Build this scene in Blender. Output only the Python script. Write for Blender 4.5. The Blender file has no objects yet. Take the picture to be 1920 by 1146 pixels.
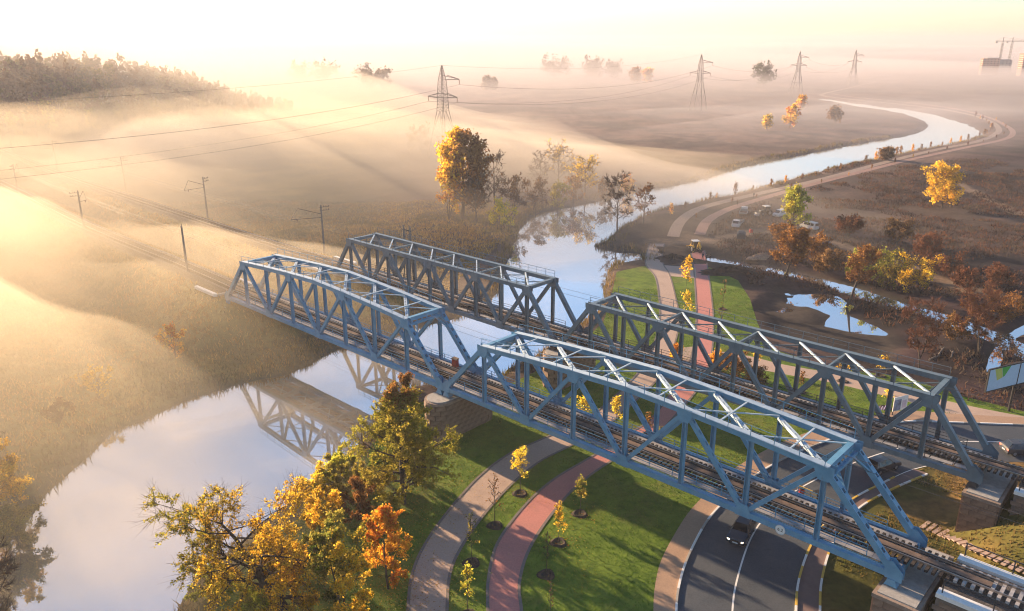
import bpy, math, random
import numpy as np
from mathutils import Vector, Matrix, Quaternion

# ------------------------------------------------------------------ camera, sky, sun, exposure
SC = bpy.context.scene
COL = SC.collection
R = math.radians
CAM_Z = 47.73
PITCH = 0.3232
FPX = 1478.0                      # focal length in pixels of a 1920 px wide frame
SUN_EL = R(12.5)
SUN_AZ = R(-47.0)                 # clockwise from +Y, the sun stands left ahead of the camera

cam_d = bpy.data.cameras.new('camera')
cam = bpy.data.objects.new('camera', cam_d)
COL.objects.link(cam)
cam.location = (0, 0, CAM_Z)
cam.rotation_euler = (math.pi / 2 - PITCH, 0, 0)
cam_d.sensor_width = 36.0
cam_d.lens = FPX / 1920 * 36.0
cam_d.clip_start = 0.5
cam_d.clip_end = 20000
SC.camera = cam

W = bpy.data.worlds.new('World')
SC.world = W
W.use_nodes = True
wn = W.node_tree
bg = wn.nodes['Background']
sky = wn.nodes.new('ShaderNodeTexSky')
sky.sky_type = 'NISHITA'
sky.sun_disc = False
sky.sun_elevation = SUN_EL
sky.sun_rotation = SUN_AZ
sky.air_density = 1.0
sky.dust_density = 0.3
sky.ozone_density = 3.0
wn.links.new(sky.outputs[0], bg.inputs[0])
bg.inputs[1].default_value = 0.068

sun_d = bpy.data.lights.new('sun', 'SUN')
sun_d.energy = 5.0
sun_d.angle = R(0.6)
sun_d.color = (1.0, 0.71, 0.44)
sun = bpy.data.objects.new('sun', sun_d)
COL.objects.link(sun)
sdir = Vector((math.sin(SUN_AZ) * math.cos(SUN_EL), math.cos(SUN_AZ) * math.cos(SUN_EL), math.sin(SUN_EL)))
sun.rotation_euler = sdir.to_track_quat('Z', 'Y').to_euler()
sun.location = (-200, 200, 120)

vs = SC.view_settings
vs.view_transform = 'Standard'
vs.look = 'None'
vs.exposure = 2.0
vs.gamma = 1.0
SC.render.engine = 'CYCLES'
SC.cycles.use_denoising = True
SC.cycles.filter_width = 1.1
SC.cycles.volume_bounces = 1
SC.cycles.max_bounces = 6
SC.cycles.diffuse_bounces = 2
SC.cycles.glossy_bounces = 3
SC.cycles.transmission_bounces = 3
SC.cycles.transparent_max_bounces = 6
SC.cycles.sample_clamp_indirect = 6.0

# ------------------------------------------------------------------ helpers
rng = np.random.default_rng(7)
random.seed(7)
CP, SP = math.cos(PITCH), math.sin(PITCH)

def G(px, py, z=1.0):
    """survey point: the place at height z that the photograph (1920 px wide) shows at px, py"""
    a, b = (px - 960) / FPX, (573 - py) / FPX
    dx, dy, dz = a, CP + b * SP, -SP + b * CP
    t = (z - CAM_Z) / dz
    return (dx * t, dy * t, z)

def GL(pts, z=1.0):
    return np.array([G(a, b, z) for a, b in pts])

def tag(o, label=None, cat=None, group=None, kind=None):
    if label: o['label'] = label
    if cat: o['category'] = cat
    if group: o['group'] = group
    if kind: o['kind'] = kind
    return o

def empty(name, loc=(0, 0, 0), rz=0.0, label=None, cat=None, group=None):
    o = bpy.data.objects.new(name, None)
    o.empty_display_size = 0.3
    COL.objects.link(o)
    o.location = loc
    o.rotation_euler = (0, 0, rz)
    return tag(o, label, cat, group)

def link(name, me, parent=None, loc=None):
    o = bpy.data.objects.new(name, me)
    COL.objects.link(o)
    if parent is not None: o.parent = parent
    if loc is not None: o.location = loc
    return o

def copy_tree(o, parent=None):
    c = o.copy()
    COL.objects.link(c)
    c.parent = parent
    for ch in list(o.children): copy_tree(ch, c)
    return c

def mesh_np(name, V, F, mat=None, col=None, smooth=False):
    """V (n,3) array, F (m,3|4) array -> mesh, quickly"""
    V = np.asarray(V, dtype=np.float32); F = np.asarray(F, dtype=np.int32)
    me = bpy.data.meshes.new(name)
    k = F.shape[1]
    me.vertices.add(len(V)); me.vertices.foreach_set('co', V.ravel())
    me.loops.add(F.size); me.loops.foreach_set('vertex_index', F.ravel())
    me.polygons.add(len(F))
    me.polygons.foreach_set('loop_start', np.arange(0, F.size, k, dtype=np.int32))
    me.polygons.foreach_set('loop_total', np.full(len(F), k, dtype=np.int32))
    me.polygons.foreach_set('use_smooth', np.full(len(F), bool(smooth)))
    me.update(calc_edges=True)
    if col is not None:
        at = me.attributes.new('col', 'FLOAT_COLOR', 'POINT')
        c4 = np.ones((len(V), 4), dtype=np.float32); c4[:, :3] = col
        at.data.foreach_set('color', c4.ravel())
    if mat: me.materials.append(mat)
    return me

class MB:
    """collects boxes, bars, tubes and plates; build() links them as one mesh object"""
    def __init__(s): s.v = []; s.f = []
    def add(s, v, f):
        b = len(s.v); s.v += [tuple(p) for p in v]; s.f += [tuple(i + b for i in q) for q in f]; return s
    def box(s, c, d, rz=0.0):
        cx, cy, cz = c; x, y, z = d[0] / 2, d[1] / 2, d[2] / 2
        ca, sa = math.cos(rz), math.sin(rz)
        v = []
        for k in (-z, z):
            for (i, j) in ((-x, -y), (x, -y), (x, y), (-x, y)):
                v.append((cx + i * ca - j * sa, cy + i * sa + j * ca, cz + k))
        return s.add(v, [(3, 2, 1, 0), (4, 5, 6, 7), (0, 1, 5, 4), (1, 2, 6, 5), (2, 3, 7, 6), (3, 0, 4, 7)])
    def bar(s, p, q, w, h, up=(0, 0, 1)):
        p = Vector(p); q = Vector(q); d = (q - p).normalized(); up = Vector(up)
        a = d.cross(up)
        if a.length < 1e-4: a = d.cross(Vector((1, 0, 0)))
        a.normalize(); b = a.cross(d).normalized()
        a *= w / 2; b *= h / 2
        v = [p - a - b, p + a - b, p + a + b, p - a + b, q - a - b, q + a - b, q + a + b, q - a + b]
        return s.add(v, [(0, 1, 2, 3), (7, 6, 5, 4), (0, 4, 5, 1), (1, 5, 6, 2), (2, 6, 7, 3), (3, 7, 4, 0)])
    def tube(s, pts, r, n=6, cap=True):
        pts = [Vector(p) for p in pts]
        rs = r if isinstance(r, (list, tuple)) else [r] * len(pts)
        b = len(s.v)
        for i, p in enumerate(pts):
            d = (pts[min(i + 1, len(pts) - 1)] - pts[max(i - 1, 0)]).normalized()
            a = d.cross(Vector((0, 0, 1)))
            if a.length < 1e-3: a = Vector((1, 0, 0))
            a.normalize(); c = a.cross(d)
            for k in range(n):
                t = 2 * math.pi * k / n
                s.v.append(tuple(p + (a * math.cos(t) + c * math.sin(t)) * rs[i]))
        for i in range(len(pts) - 1):
            for k in range(n):
                s.f.append((b + i * n + k, b + i * n + (k + 1) % n, b + (i + 1) * n + (k + 1) % n, b + (i + 1) * n + k))
        if cap:
            s.f.append(tuple(b + k for k in range(n))[::-1])
            s.f.append(tuple(b + (len(pts) - 1) * n + k for k in range(n)))
        return s
    def plate(s, pts, t):
        """flat polygon (3-D points, in order) thickened by vector t"""
        t = Vector(t) / 2; n = len(pts)
        v = [Vector(p) - t for p in pts] + [Vector(p) + t for p in pts]
        f = [tuple(range(n))[::-1], tuple(range(n, 2 * n))] + [(i, (i + 1) % n, (i + 1) % n + n, i + n) for i in range(n)]
        return s.add(v, f)
    def mesh(s, name, mat, smooth=False):
        me = bpy.data.meshes.new(name)
        me.from_pydata(s.v, [], s.f)
        if mat: me.materials.append(mat)
        if smooth:
            for p in me.polygons: p.use_smooth = True
        me.update()
        return me
    def build(s, name, mat, parent=None, loc=None, smooth=False):
        return link(name, s.mesh(name, mat, smooth), parent, loc)

def catmull(P, step):
    """smooth resampling of a polyline (n,d) with about step metres between points"""
    P = np.asarray(P, float); n = len(P); out = []
    for i in range(n - 1):
        p0, p1, p2, p3 = P[max(i - 1, 0)], P[i], P[i + 1], P[min(i + 2, n - 1)]
        k = max(1, int(np.linalg.norm(p2 - p1) / step))
        for j in range(k):
            t = j / k
            out.append(0.5 * ((2 * p1) + (-p0 + p2) * t + (2 * p0 - 5 * p1 + 4 * p2 - p3) * t * t + (-p0 + 3 * p1 - 3 * p2 + p3) * t ** 3))
    out.append(P[-1])
    return np.array(out)

def resample(P, n):
    P = np.asarray(P, float)
    d = np.r_[0, np.cumsum(np.linalg.norm(np.diff(P, axis=0), axis=1))]
    t = np.linspace(0, d[-1], n)
    return np.stack([np.interp(t, d, P[:, k]) for k in range(P.shape[1])], 1)

def seg_dist(X, Y, P, closed=False):
    """distance of points to a 2-D polyline"""
    P = np.asarray(P, float)[:, :2]
    Q = np.r_[P, P[:1]] if closed else P
    best = np.full(X.shape, 1e9)
    for a, b in zip(Q[:-1], Q[1:]):
        ab = b - a; L = ab @ ab + 1e-9
        t = np.clip(((X - a[0]) * ab[0] + (Y - a[1]) * ab[1]) / L, 0, 1)
        best = np.minimum(best, (X - a[0] - t * ab[0]) ** 2 + (Y - a[1] - t * ab[1]) ** 2)
    return np.sqrt(best)

def inside(X, Y, P):
    P = np.asarray(P, float)[:, :2]
    r = np.zeros(X.shape, bool)
    for (x0, y0), (x1, y1) in zip(P, np.roll(P, -1, 0)):
        c = ((y0 > Y) != (y1 > Y))
        with np.errstate(divide='ignore', invalid='ignore'):
            xi = (x1 - x0) * (Y - y0) / (y1 - y0 + 1e-12) + x0
        r ^= c & (X < xi)
    return r

_perm = np.random.default_rng(3).random((256, 256))
def vnoise(x, y):
    xi = np.floor(x).astype(int); yi = np.floor(y).astype(int)
    fx = x - xi; fy = y - yi
    fx = fx * fx * (3 - 2 * fx); fy = fy * fy * (3 - 2 * fy)
    g = lambda i, j: _perm[i & 255, j & 255]
    return (g(xi, yi) * (1 - fx) + g(xi + 1, yi) * fx) * (1 - fy) + (g(xi, yi + 1) * (1 - fx) + g(xi + 1, yi + 1) * fx) * fy
def fbm(x, y, s, o=4):
    r = 0; a = 0.5; t = 0
    for k in range(o):
        r = r + a * vnoise(x / s + 17 * k, y / s + 31 * k); t += a; a *= 0.5; s *= 0.5
    return r / t

# ------------------------------------------------------------------ materials
MATS = {}
def mat(name, color, rough=0.8, var=0.25, scale=3.0, bump=0.0, bscale=None, metal=0.0, color2=None, detail=6.0, spec=0.3, attr=None, emit=None, patch=None, stain=None):
    m = bpy.data.materials.new(name); m.use_nodes = True
    nt = m.node_tree; N = nt.nodes; L = nt.links
    b = N['Principled BSDF']
    b.inputs['Roughness'].default_value = rough
    b.inputs['Metallic'].default_value = metal
    b.inputs['Specular IOR Level'].default_value = spec
    tc = N.new('ShaderNodeTexCoord')
    no = N.new('ShaderNodeTexNoise'); no.inputs['Scale'].default_value = scale; no.inputs['Detail'].default_value = detail
    no.inputs['Roughness'].default_value = 0.65
    L.new(tc.outputs['Object'], no.inputs['Vector'])
    ra = N.new('ShaderNodeValToRGB')
    ra.color_ramp.elements[0].position = 0.3; ra.color_ramp.elements[1].position = 0.7
    c1 = [max(0, c * (1 - var)) for c in color]; c2 = color2 or [min(1, c * (1 + var)) for c in color]
    ra.color_ramp.elements[0].color = (*c1, 1); ra.color_ramp.elements[1].color = (*c2, 1)
    L.new(no.outputs['Fac'], ra.inputs['Fac'])
    out = ra.outputs['Color']
    for spec_ in (patch, stain):
        if not spec_: continue
        pc, psc, lo, hi, amt, sq = spec_          # colour, scale, ramp from-to, strength, stretch along z
        mp = N.new('ShaderNodeMapping'); mp.inputs['Scale'].default_value = (1, 1, sq); L.new(tc.outputs['Object'], mp.inputs['Vector'])
        n3 = N.new('ShaderNodeTexNoise'); n3.inputs['Scale'].default_value = psc; n3.inputs['Detail'].default_value = 7; n3.inputs['Roughness'].default_value = 0.7
        L.new(mp.outputs[0], n3.inputs['Vector'])
        mr = N.new('ShaderNodeMapRange'); mr.inputs[1].default_value = lo; mr.inputs[2].default_value = hi; mr.inputs[4].default_value = amt
        L.new(n3.outputs['Fac'], mr.inputs[0])
        m2 = N.new('ShaderNodeMix'); m2.data_type = 'RGBA'; L.new(mr.outputs[0], m2.inputs['Factor']); L.new(out, m2.inputs[6]); m2.inputs[7].default_value = (*pc, 1); out = m2.outputs[2]
    if attr:
        at = N.new('ShaderNodeAttribute'); at.attribute_name = attr
        mx = N.new('ShaderNodeMix'); mx.data_type = 'RGBA'; mx.blend_type = 'MULTIPLY'; mx.inputs['Factor'].default_value = 1.0
        L.new(at.outputs['Color'], mx.inputs[6]); L.new(out, mx.inputs[7]); out = mx.outputs[2]
    L.new(out, b.inputs['Base Color'])
    if bump:
        n2 = N.new('ShaderNodeTexNoise'); n2.inputs['Scale'].default_value = bscale or scale * 4; n2.inputs['Detail'].default_value = 5
        L.new(tc.outputs['Object'], n2.inputs['Vector'])
        bu = N.new('ShaderNodeBump'); bu.inputs['Strength'].default_value = min(1, bump); bu.inputs['Distance'].default_value = 0.05 if bump <= 1 else 0.05 * bump
        L.new(n2.outputs['Fac'], bu.inputs['Height']); L.new(bu.outputs['Normal'], b.inputs['Normal'])
    if emit:
        b.inputs['Emission Color'].default_value = (*emit[:3], 1); b.inputs['Emission Strength'].default_value = emit[3]
    MATS[name] = m
    return m

def leaf_mat(name, trans=0.5):
    m = bpy.data.materials.new(name); m.use_nodes = True
    nt = m.node_tree; N = nt.nodes; L = nt.links
    N.remove(N['Principled BSDF'])
    at = N.new('ShaderNodeAttribute'); at.attribute_name = 'col'
    d = N.new('ShaderNodeBsdfDiffuse'); t = N.new('ShaderNodeBsdfTranslucent'); mx = N.new('ShaderNodeMixShader')
    mx.inputs[0].default_value = trans
    L.new(at.outputs['Color'], d.inputs['Color']); L.new(at.outputs['Color'], t.inputs['Color'])
    L.new(d.outputs[0], mx.inputs[1]); L.new(t.outputs[0], mx.inputs[2])
    L.new(mx.outputs[0], N['Material Output'].inputs['Surface'])
    return m

# ------------------------------------------------------------------ bridge frame: s along the line, n across (away from the camera)
YAW = -0.7466
BD = Vector((math.cos(YAW), math.sin(YAW), 0)); BN = Vector((-math.sin(YAW), math.cos(YAW), 0))
BO = Vector((-8.084, 88.943, 0))
ZC = 7.2                                   # centre of the bottom chords
def P(s, n, z): return BO + BD * s + BN * n + Vector((0, 0, z))
def P2(s, n): p = P(s, n, 0); return (p.x, p.y)

# ------------------------------------------------------------------ lie of the land
LEFT_BANK = [(-300, 1180), (-100, 1075), (0, 1020), (60, 965), (92, 925), (150, 862), (215, 812), (330, 757), (440, 723), (540, 699), (640, 655),
             (735, 632), (802, 610), (840, 600), (925, 560), (945, 510), (962, 470), (970, 440), (990, 412), (1020, 397), (1060, 389), (1100, 381),
             (1150, 369), (1235, 352), (1300, 340), (1400, 311), (1500, 291), (1600, 271), (1700, 254), (1733, 245), (1738, 232), (1700, 216), (1640, 205), (1560, 192), (1540, 187)]
RIGHT_BANK = [(1560, 187), (1620, 196), (1720, 209), (1800, 229), (1838, 248), (1828, 261), (1700, 288), (1580, 313), (1450, 347), (1350, 372), (1250, 392),
              (1200, 407), (1165, 428), (1140, 450), (1118, 462), (1150, 472), (1200, 474), (1206, 489), (1150, 498), (1137, 520), (1130, 560), (1110, 590),
              (1060, 640), (1000, 668), (955, 692), (930, 710), (850, 722), (770, 722), (740, 742), (700, 795), (650, 850), (600, 900), (520, 960), (440, 1030), (380, 1080), (330, 1146), (240, 1260)]
RIVER = np.r_[catmull(GL(LEFT_BANK, 0)[:, :2], 6), catmull(GL(RIGHT_BANK, 0)[:, :2], 6)]
CREEK = catmull(GL([(1330, 486), (1380, 494), (1450, 506), (1520, 523), (1600, 547), (1690, 575), (1780, 598), (1880, 640), (1960, 680)], 0)[:, :2], 3)
CREEK2 = catmull(GL([(1960, 590), (1915, 622), (1880, 640), (1868, 668), (1860, 700)], 0)[:, :2], 3)
MUD = GL([(1428, 545), (1424, 620), (1500, 655), (1640, 690), (1700, 690), (1720, 640), (1660, 610), (1600, 585), (1540, 548), (1440, 530)], 0.3)
PUDDLES = [GL(q, 0.0)[:, :2] for q in ([(1475, 548), (1560, 552), (1612, 576), (1592, 592), (1645, 614), (1672, 630), (1600, 626), (1530, 614), (1548, 592), (1500, 576)], [(1432, 584), (1470, 570), (1505, 584), (1470, 592)], [(1690, 640), (1720, 636), (1735, 646), (1700, 650)])]
TRACK_A = np.r_[GL([(-700, 160), (-300, 228), (-120, 288), (0, 342), (157, 420), (351, 500)], 7.6)[:, :2], [P2(-56, 2.9)]]
TRACK_B = np.r_[GL([(-900, 140), (-300, 196), (-100, 246), (0, 281), (107, 325), (276, 381), (460, 441)], 7.6)[:, :2], [P2(-54, 23.7)]]
TRACK_A = catmull(TRACK_A, 4); TRACK_B = catmull(TRACK_B, 4)
APP_A = np.array([P2(61, 2.9), P2(300, 2.9)]); APP_B = np.array([P2(62, 23.7), P2(300, 23.7)])
PARK = GL([(300, 1400), (430, 1080), (520, 1000), (620, 925), (690, 840), (730, 770), (800, 745), (900, 735), (965, 712), (1010, 690), (1080, 650), (1130, 600), (1146, 545), (1153, 507), (1206, 497),
           (1330, 499), (1384, 525), (1408, 560), (1422, 605), (1440, 650), (1560, 690), (1640, 700), (1700, 708), (1800, 742), (1920, 772), (2100, 800),
           (2100, 880), (1780, 880), (1740, 895), (1600, 970), (1560, 1050), (1545, 1146), (1545, 1400)])
WALK1 = catmull(GL([(1262, 444), (1275, 416), (1305, 394), (1350, 380), (1450, 357), (1550, 334), (1650, 307), (1750, 282), (1830, 266), (1866, 252), (1872, 240), (1850, 225), (1790, 209), (1700, 197), (1600, 187), (1545, 180), (1548, 175), (1600, 163), (1670, 146)])[:, :2], 5)
WALK2 = catmull(GL([(1312, 440), (1325, 415), (1355, 397), (1400, 381), (1500, 352), (1600, 326), (1700, 301), (1800, 279), (1880, 262), (1899, 250), (1888, 237), (1850, 219), (1790, 204), (1700, 192), (1600, 182), (1560, 176)])[:, :2], 5)
RIDGE = np.array([[-900, 300], [-420, 345], (-255, 400), (-205, 460), (-165, 520)], float)
RIDGE_H = [26, 26, 25, 17, 5]
TRAILS = [GL(t)[:, :2] for t in ([(1330, 452), (1420, 432), (1500, 440), (1600, 470), (1720, 505), (1800, 535), (1900, 560)],
                                 [(1800, 345), (1880, 385), (1960, 420)], [(1500, 300), (1560, 290)])]

def smooth(a, b, x):
    t = np.clip((x - a) / (b - a), 0, 1); return t * t * (3 - 2 * t)

def terrain(X, Y, want_col=False):
    X = np.asarray(X, float); Y = np.asarray(Y, float)
    jit = (fbm(X, Y, 7.0, 3) - 0.5)
    sd = seg_dist(X, Y, RIVER, True) * np.where(inside(X, Y, RIVER), 1, -1) + jit * 2.2
    dw = np.minimum(seg_dist(X, Y, WALK1), seg_dist(X, Y, WALK2))
    inpark = inside(X, Y, PARK)
    dpark = np.where(inpark, 0, seg_dist(X, Y, PARK, True))
    rough = smooth(0.5, 8, dpark) * smooth(4, 9, dw)
    z = 1.0 + rough * ((fbm(X, Y, 26, 4) - 0.5) * 1.6 + (fbm(X, Y, 3.2, 2) - 0.5) * 0.45)
    # wood-covered hill
    P0 = RIDGE[:, :2]; hill = np.zeros_like(z)
    for i in range(len(P0) - 1):
        a, b = P0[i], P0[i + 1]; ab = b - a
        t = np.clip(((X - a[0]) * ab[0] + (Y - a[1]) * ab[1]) / (ab @ ab), 0, 1)
        d = np.hypot(X - a[0] - t * ab[0], Y - a[1] - t * ab[1])
        h = RIDGE_H[i] * (1 - t) + RIDGE_H[i + 1] * t
        hill = np.maximum(hill, h * np.exp(-(d / 62) ** 2))
    z = z + hill * (0.85 + 0.3 * fbm(X, Y, 40, 3))
    # mud flat and puddles
    mud = np.where(inside(X, Y, MUD), 1, 0) * smooth(0, 5, seg_dist(X, Y, MUD, True))
    zm = 0.03 + (fbm(X * 0.6, Y * 1.3, 11, 4) - 0.47) * 1.5
    z = z * (1 - mud) + zm * mud
    for pd in PUDDLES:
        sp = seg_dist(X, Y, pd, True) * np.where(inside(X, Y, pd), 1, -1) + jit * 3.0
        z = np.where(sp > -3, np.minimum(z, np.clip(0.10 - sp * 0.16, -0.25, 1.2)), z)
    # embankments
    dA = seg_dist(X, Y, TRACK_A); dB = seg_dist(X, Y, TRACK_B)
    eL = np.maximum(6.95 - np.maximum(0, dA - 3.0) / 1.7, 6.95 - np.maximum(0, dB - 3.0) / 1.7)
    dA2 = seg_dist(X, Y, APP_A); dB2 = seg_dist(X, Y, APP_B)
    eR = np.maximum(6.95 - np.maximum(0, dA2 - 3.0) / 1.25, 6.95 - np.maximum(0, dB2 - 3.0) / 1.25)
    # between the two right-hand embankments the ground stays high
    q = np.stack([(X - BO.x) * BD.x + (Y - BO.y) * BD.y, (X - BO.x) * BN.x + (Y - BO.y) * BN.y])
    fill = np.where((q[1] > 3) & (q[1] < 23.7) & (q[0] > 56), 0.9 + 3.4 * smooth(57, 74, q[0]), -5)
    e = np.maximum(np.maximum(eL, eR), fill) + (fbm(X, Y, 2.2, 2) - 0.5) * 0.25 * (np.minimum(np.minimum(dA, dB), np.minimum(dA2, dB2)) > 3.5)
    emb = e > z
    z = np.where(emb, e, z)
    # channels
    z = np.where(sd > -2.5, np.minimum(z, np.clip(-sd * 0.55, -1.3, 1.6)), z)
    dc = np.minimum(seg_dist(X, Y, CREEK), seg_dist(X, Y, CREEK2) + 1.7) + jit * 1.4
    z = np.minimum(z, np.clip((dc - 2.7) * 0.45, -0.6, 9) + 9 * (dc > 6))
    if not want_col: return z
    # ---- ground cover colours
    n1 = fbm(X, Y, 30, 4)[..., None]; n2 = fbm(X + 90, Y, 9, 4)[..., None]; n3 = fbm(X, Y + 50, 80, 3)[..., None]
    def mixc(a, b, t): return np.asarray(a) * (1 - t) + np.asarray(b) * t
    west = mixc((0.14, 0.130, 0.034), (0.34, 0.26, 0.075), smooth(0.3, 0.7, n2)) * (0.75 + 0.5 * n1)
    plain = mixc((0.060, 0.044, 0.038), (0.155, 0.104, 0.086), smooth(0.35, 0.7, n1 * 0.6 + n2 * 0.4))
    heath = mixc((0.013, 0.011, 0.013), (0.056, 0.034, 0.036), smooth(0.35, 0.68, n2 * 0.6 + n1 * 0.4))
    straw = mixc(heath, (0.12, 0.085, 0.065), smooth(0.58, 0.70, n3) * 0.4)
    col = plain
    wr = smooth(10, -30, X - (-22 + (Y - 110) * -0.12))[..., None]            # west meadow
    col = mixc(col, west, wr)
    he = smooth(0, 40, X - np.interp(Y, [100, 170, 230, 300, 420, 700, 5000], [20, 30, 55, 130, 260, 380, 2200]))[..., None]
    col = mixc(col, straw, he)
    soil = (0.052, 0.041, 0.033)
    pen = inside(X, Y, GL([(1110, 470), (1140, 440), (1200, 405), (1290, 385), (1420, 360), (1440, 400), (1420, 500), (1330, 510), (1210, 495)]))
    pen = (pen * smooth(0, 4, seg_dist(X, Y, GL([(1110, 470), (1140, 440), (1200, 405), (1290, 385), (1420, 360), (1440, 400), (1420, 500), (1330, 510), (1210, 495)]), True)))[..., None]
    col = mixc(col, mixc(soil, (0.16, 0.115, 0.08), smooth(0.5, 0.75, n2)), pen)
    col = mixc(col, mixc((0.024, 0.022, 0.022), (0.055, 0.044, 0.038), n2), np.clip(mud[..., None] * 1.4, 0, 1))
    for t in TRAILS:
        col = mixc(col, (0.22, 0.155, 0.105), (smooth(3.2, 1.0, seg_dist(X, Y, t) + jit * 2.5) * 0.75)[..., None])
    dry = mixc((0.085, 0.085, 0.022), (0.23, 0.14, 0.055), smooth(0.38, 0.62, n2))
    gold = mixc((0.15, 0.14, 0.04), (0.30, 0.23, 0.075), smooth(0.35, 0.65, n2))
    near_r = ((q[0] > 38) & (q[1] > -30) & (q[1] < 45))[..., None]
    col = np.where(near_r, dry, col)
    col = np.where((emb & (eL > eR))[..., None], gold, col)
    dt = np.minimum(np.minimum(dA, dB), np.minimum(dA2, dB2))
    col = mixc(col, (0.075, 0.06, 0.05), smooth(3.2, 2.4, dt)[..., None])      # ballast bed
    col = mixc(col, (0.045, 0.05, 0.02), (smooth(4, 0.5, dc) * 0.8)[..., None])
    col = mixc(col, (0.05, 0.042, 0.03), smooth(-1.2, 0.6, sd)[..., None])
    col = np.where((hill > 2)[..., None], mixc(col, (0.07, 0.06, 0.03), 0.7), col)
    return z, col

def axis(parts):
    out = []
    for a, b, st in parts: out += list(np.arange(a, b, st))
    return np.array(out + [parts[-1][1]])
def grow(a, b, st, k):
    r = [a]
    while r[-1] < b: r.append(r[-1] + st); st *= k
    return r
gx = np.r_[-np.array(grow(120, 6000, 2.0, 1.055))[::-1], axis([(-118, 175, 1.0)])[:-1], np.array(grow(175, 6000, 1.6, 1.05))]
gy = np.r_[-np.array(grow(0, 400, 8, 1.3))[::-1], axis([(4, 40, 4), (40, 215, 1.0), (215, 430, 1.7)])[:-1], np.array(grow(430, 7000, 3.0, 1.045))]
XX, YY = np.meshgrid(gx, gy)
ZZ, CC = terrain(XX, YY, True)
nx, ny = len(gx), len(gy)
idx = np.arange(nx * ny).reshape(ny, nx)
GF = np.stack([idx[:-1, :-1], idx[:-1, 1:], idx[1:, 1:], idx[1:, :-1]], -1).reshape(-1, 4)
M_ground = mat('ground', (1, 1, 1), 0.95, 0.38, 0.9, 1.0, 2.5, attr='col', detail=9, color2=(1.35, 1.3, 1.2), spec=0.1)
gnd = link('ground', mesh_np('ground', np.stack([XX, YY, ZZ], -1).reshape(-1, 3), GF, M_ground, CC.reshape(-1, 3), True))
tag(gnd, kind='structure')

def tz(x, y): return float(terrain(np.array([x]), np.array([y]))[0])

# ------------------------------------------------------------------ water
def water_mat():
    m = bpy.data.materials.new('river_water'); m.use_nodes = True
    N = m.node_tree.nodes; L = m.node_tree.links
    b = N['Principled BSDF']
    b.inputs['Base Color'].default_value = (0.030, 0.038, 0.040, 1)
    b.inputs['Roughness'].default_value = 0.015
    b.inputs['IOR'].default_value = 4.5
    b.inputs['Specular IOR Level'].default_value = 1.0
    tc = N.new('ShaderNodeTexCoord'); no = N.new('ShaderNodeTexNoise'); no.inputs['Scale'].default_value = 0.35; no.inputs['Detail'].default_value = 3
    bu = N.new('ShaderNodeBump'); bu.inputs['Strength'].default_value = 0.03; bu.inputs['Distance'].default_value = 0.03
    L.new(tc.outputs['Object'], no.inputs['Vector']); L.new(no.outputs['Fac'], bu.inputs['Height']); L.new(bu.outputs['Normal'], b.inputs['Normal'])
    return m
wv = [(-420, -20, 0), (900, -20, 0), (900, 900, 0), (-420, 900, 0)]
tag(link('river', mesh_np('river', wv, [(0, 1, 2, 3)], water_mat())), kind='structure')

# ------------------------------------------------------------------ lawn, paths, road
M_lawn = mat('lawn_grass', (0.075, 0.150, 0.012), 0.9, 0.35, 0.55, 1.0, 6.0, color2=(0.155, 0.225, 0.025), detail=10, spec=0.15, patch=((0.20, 0.165, 0.05), 0.16, 0.52, 0.72, 0.65, 1.0), stain=((0.05, 0.075, 0.012), 1.6, 0.55, 0.7, 0.5, 1.0))
M_beige = mat('beige_paving', (0.40, 0.29, 0.225), 0.85, 0.12, 5.0, 0.2, 14, patch=((0.25, 0.18, 0.14), 0.35, 0.5, 0.75, 0.55, 1.0), stain=((0.16, 0.12, 0.09), 2.5, 0.62, 0.75, 0.5, 1.0))
M_red = mat('red_paving', (0.46, 0.185, 0.155), 0.85, 0.12, 5.0, 0.2, 14, patch=((0.33, 0.155, 0.13), 0.35, 0.5, 0.75, 0.6, 1.0), stain=((0.17, 0.09, 0.07), 2.5, 0.62, 0.75, 0.5, 1.0))
M_walk = mat('sidewalk_paving', (0.36, 0.235, 0.155), 0.85, 0.14, 5.0, 0.2, 14, patch=((0.22, 0.15, 0.11), 0.4, 0.5, 0.75, 0.6, 1.0), stain=((0.14, 0.10, 0.08), 2.5, 0.6, 0.75, 0.5, 1.0))
M_darkwalk = mat('dull_red_paving', (0.17, 0.115, 0.105), 0.85, 0.12, 1.4, 0.2, 14)
M_asphalt = mat('asphalt', (0.055, 0.066, 0.080), 0.8, 0.25, 6.0, 0.3, 25, spec=0.3, patch=((0.090, 0.098, 0.11), 0.22, 0.48, 0.7, 0.7, 1.0), stain=((0.035, 0.038, 0.045), 0.9, 0.58, 0.72, 0.6, 1.0))
M_edge = mat('path_edging', (0.17, 0.14, 0.125), 0.9, 0.12, 4)
M_white = mat('white_paint', (0.72, 0.70, 0.66), 0.7, 0.10, 6)
M_yellow = mat('yellow_paint', (0.62, 0.40, 0.07), 0.7, 0.12, 6)
M_conc = mat('concrete', (0.34, 0.32, 0.29), 0.9, 0.18, 2.5, 0.3)

def poly_sheet(name, pts, z, m):
    me = bpy.data.meshes.new(name)
    me.from_pydata([(p[0], p[1], z) for p in pts], [], [tuple(range(len(pts)))])
    me.materials.append(m); me.update()
    if me.polygons[0].normal.z < 0: me.flip_normals()
    return tag(link(name, me), kind='structure')

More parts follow.
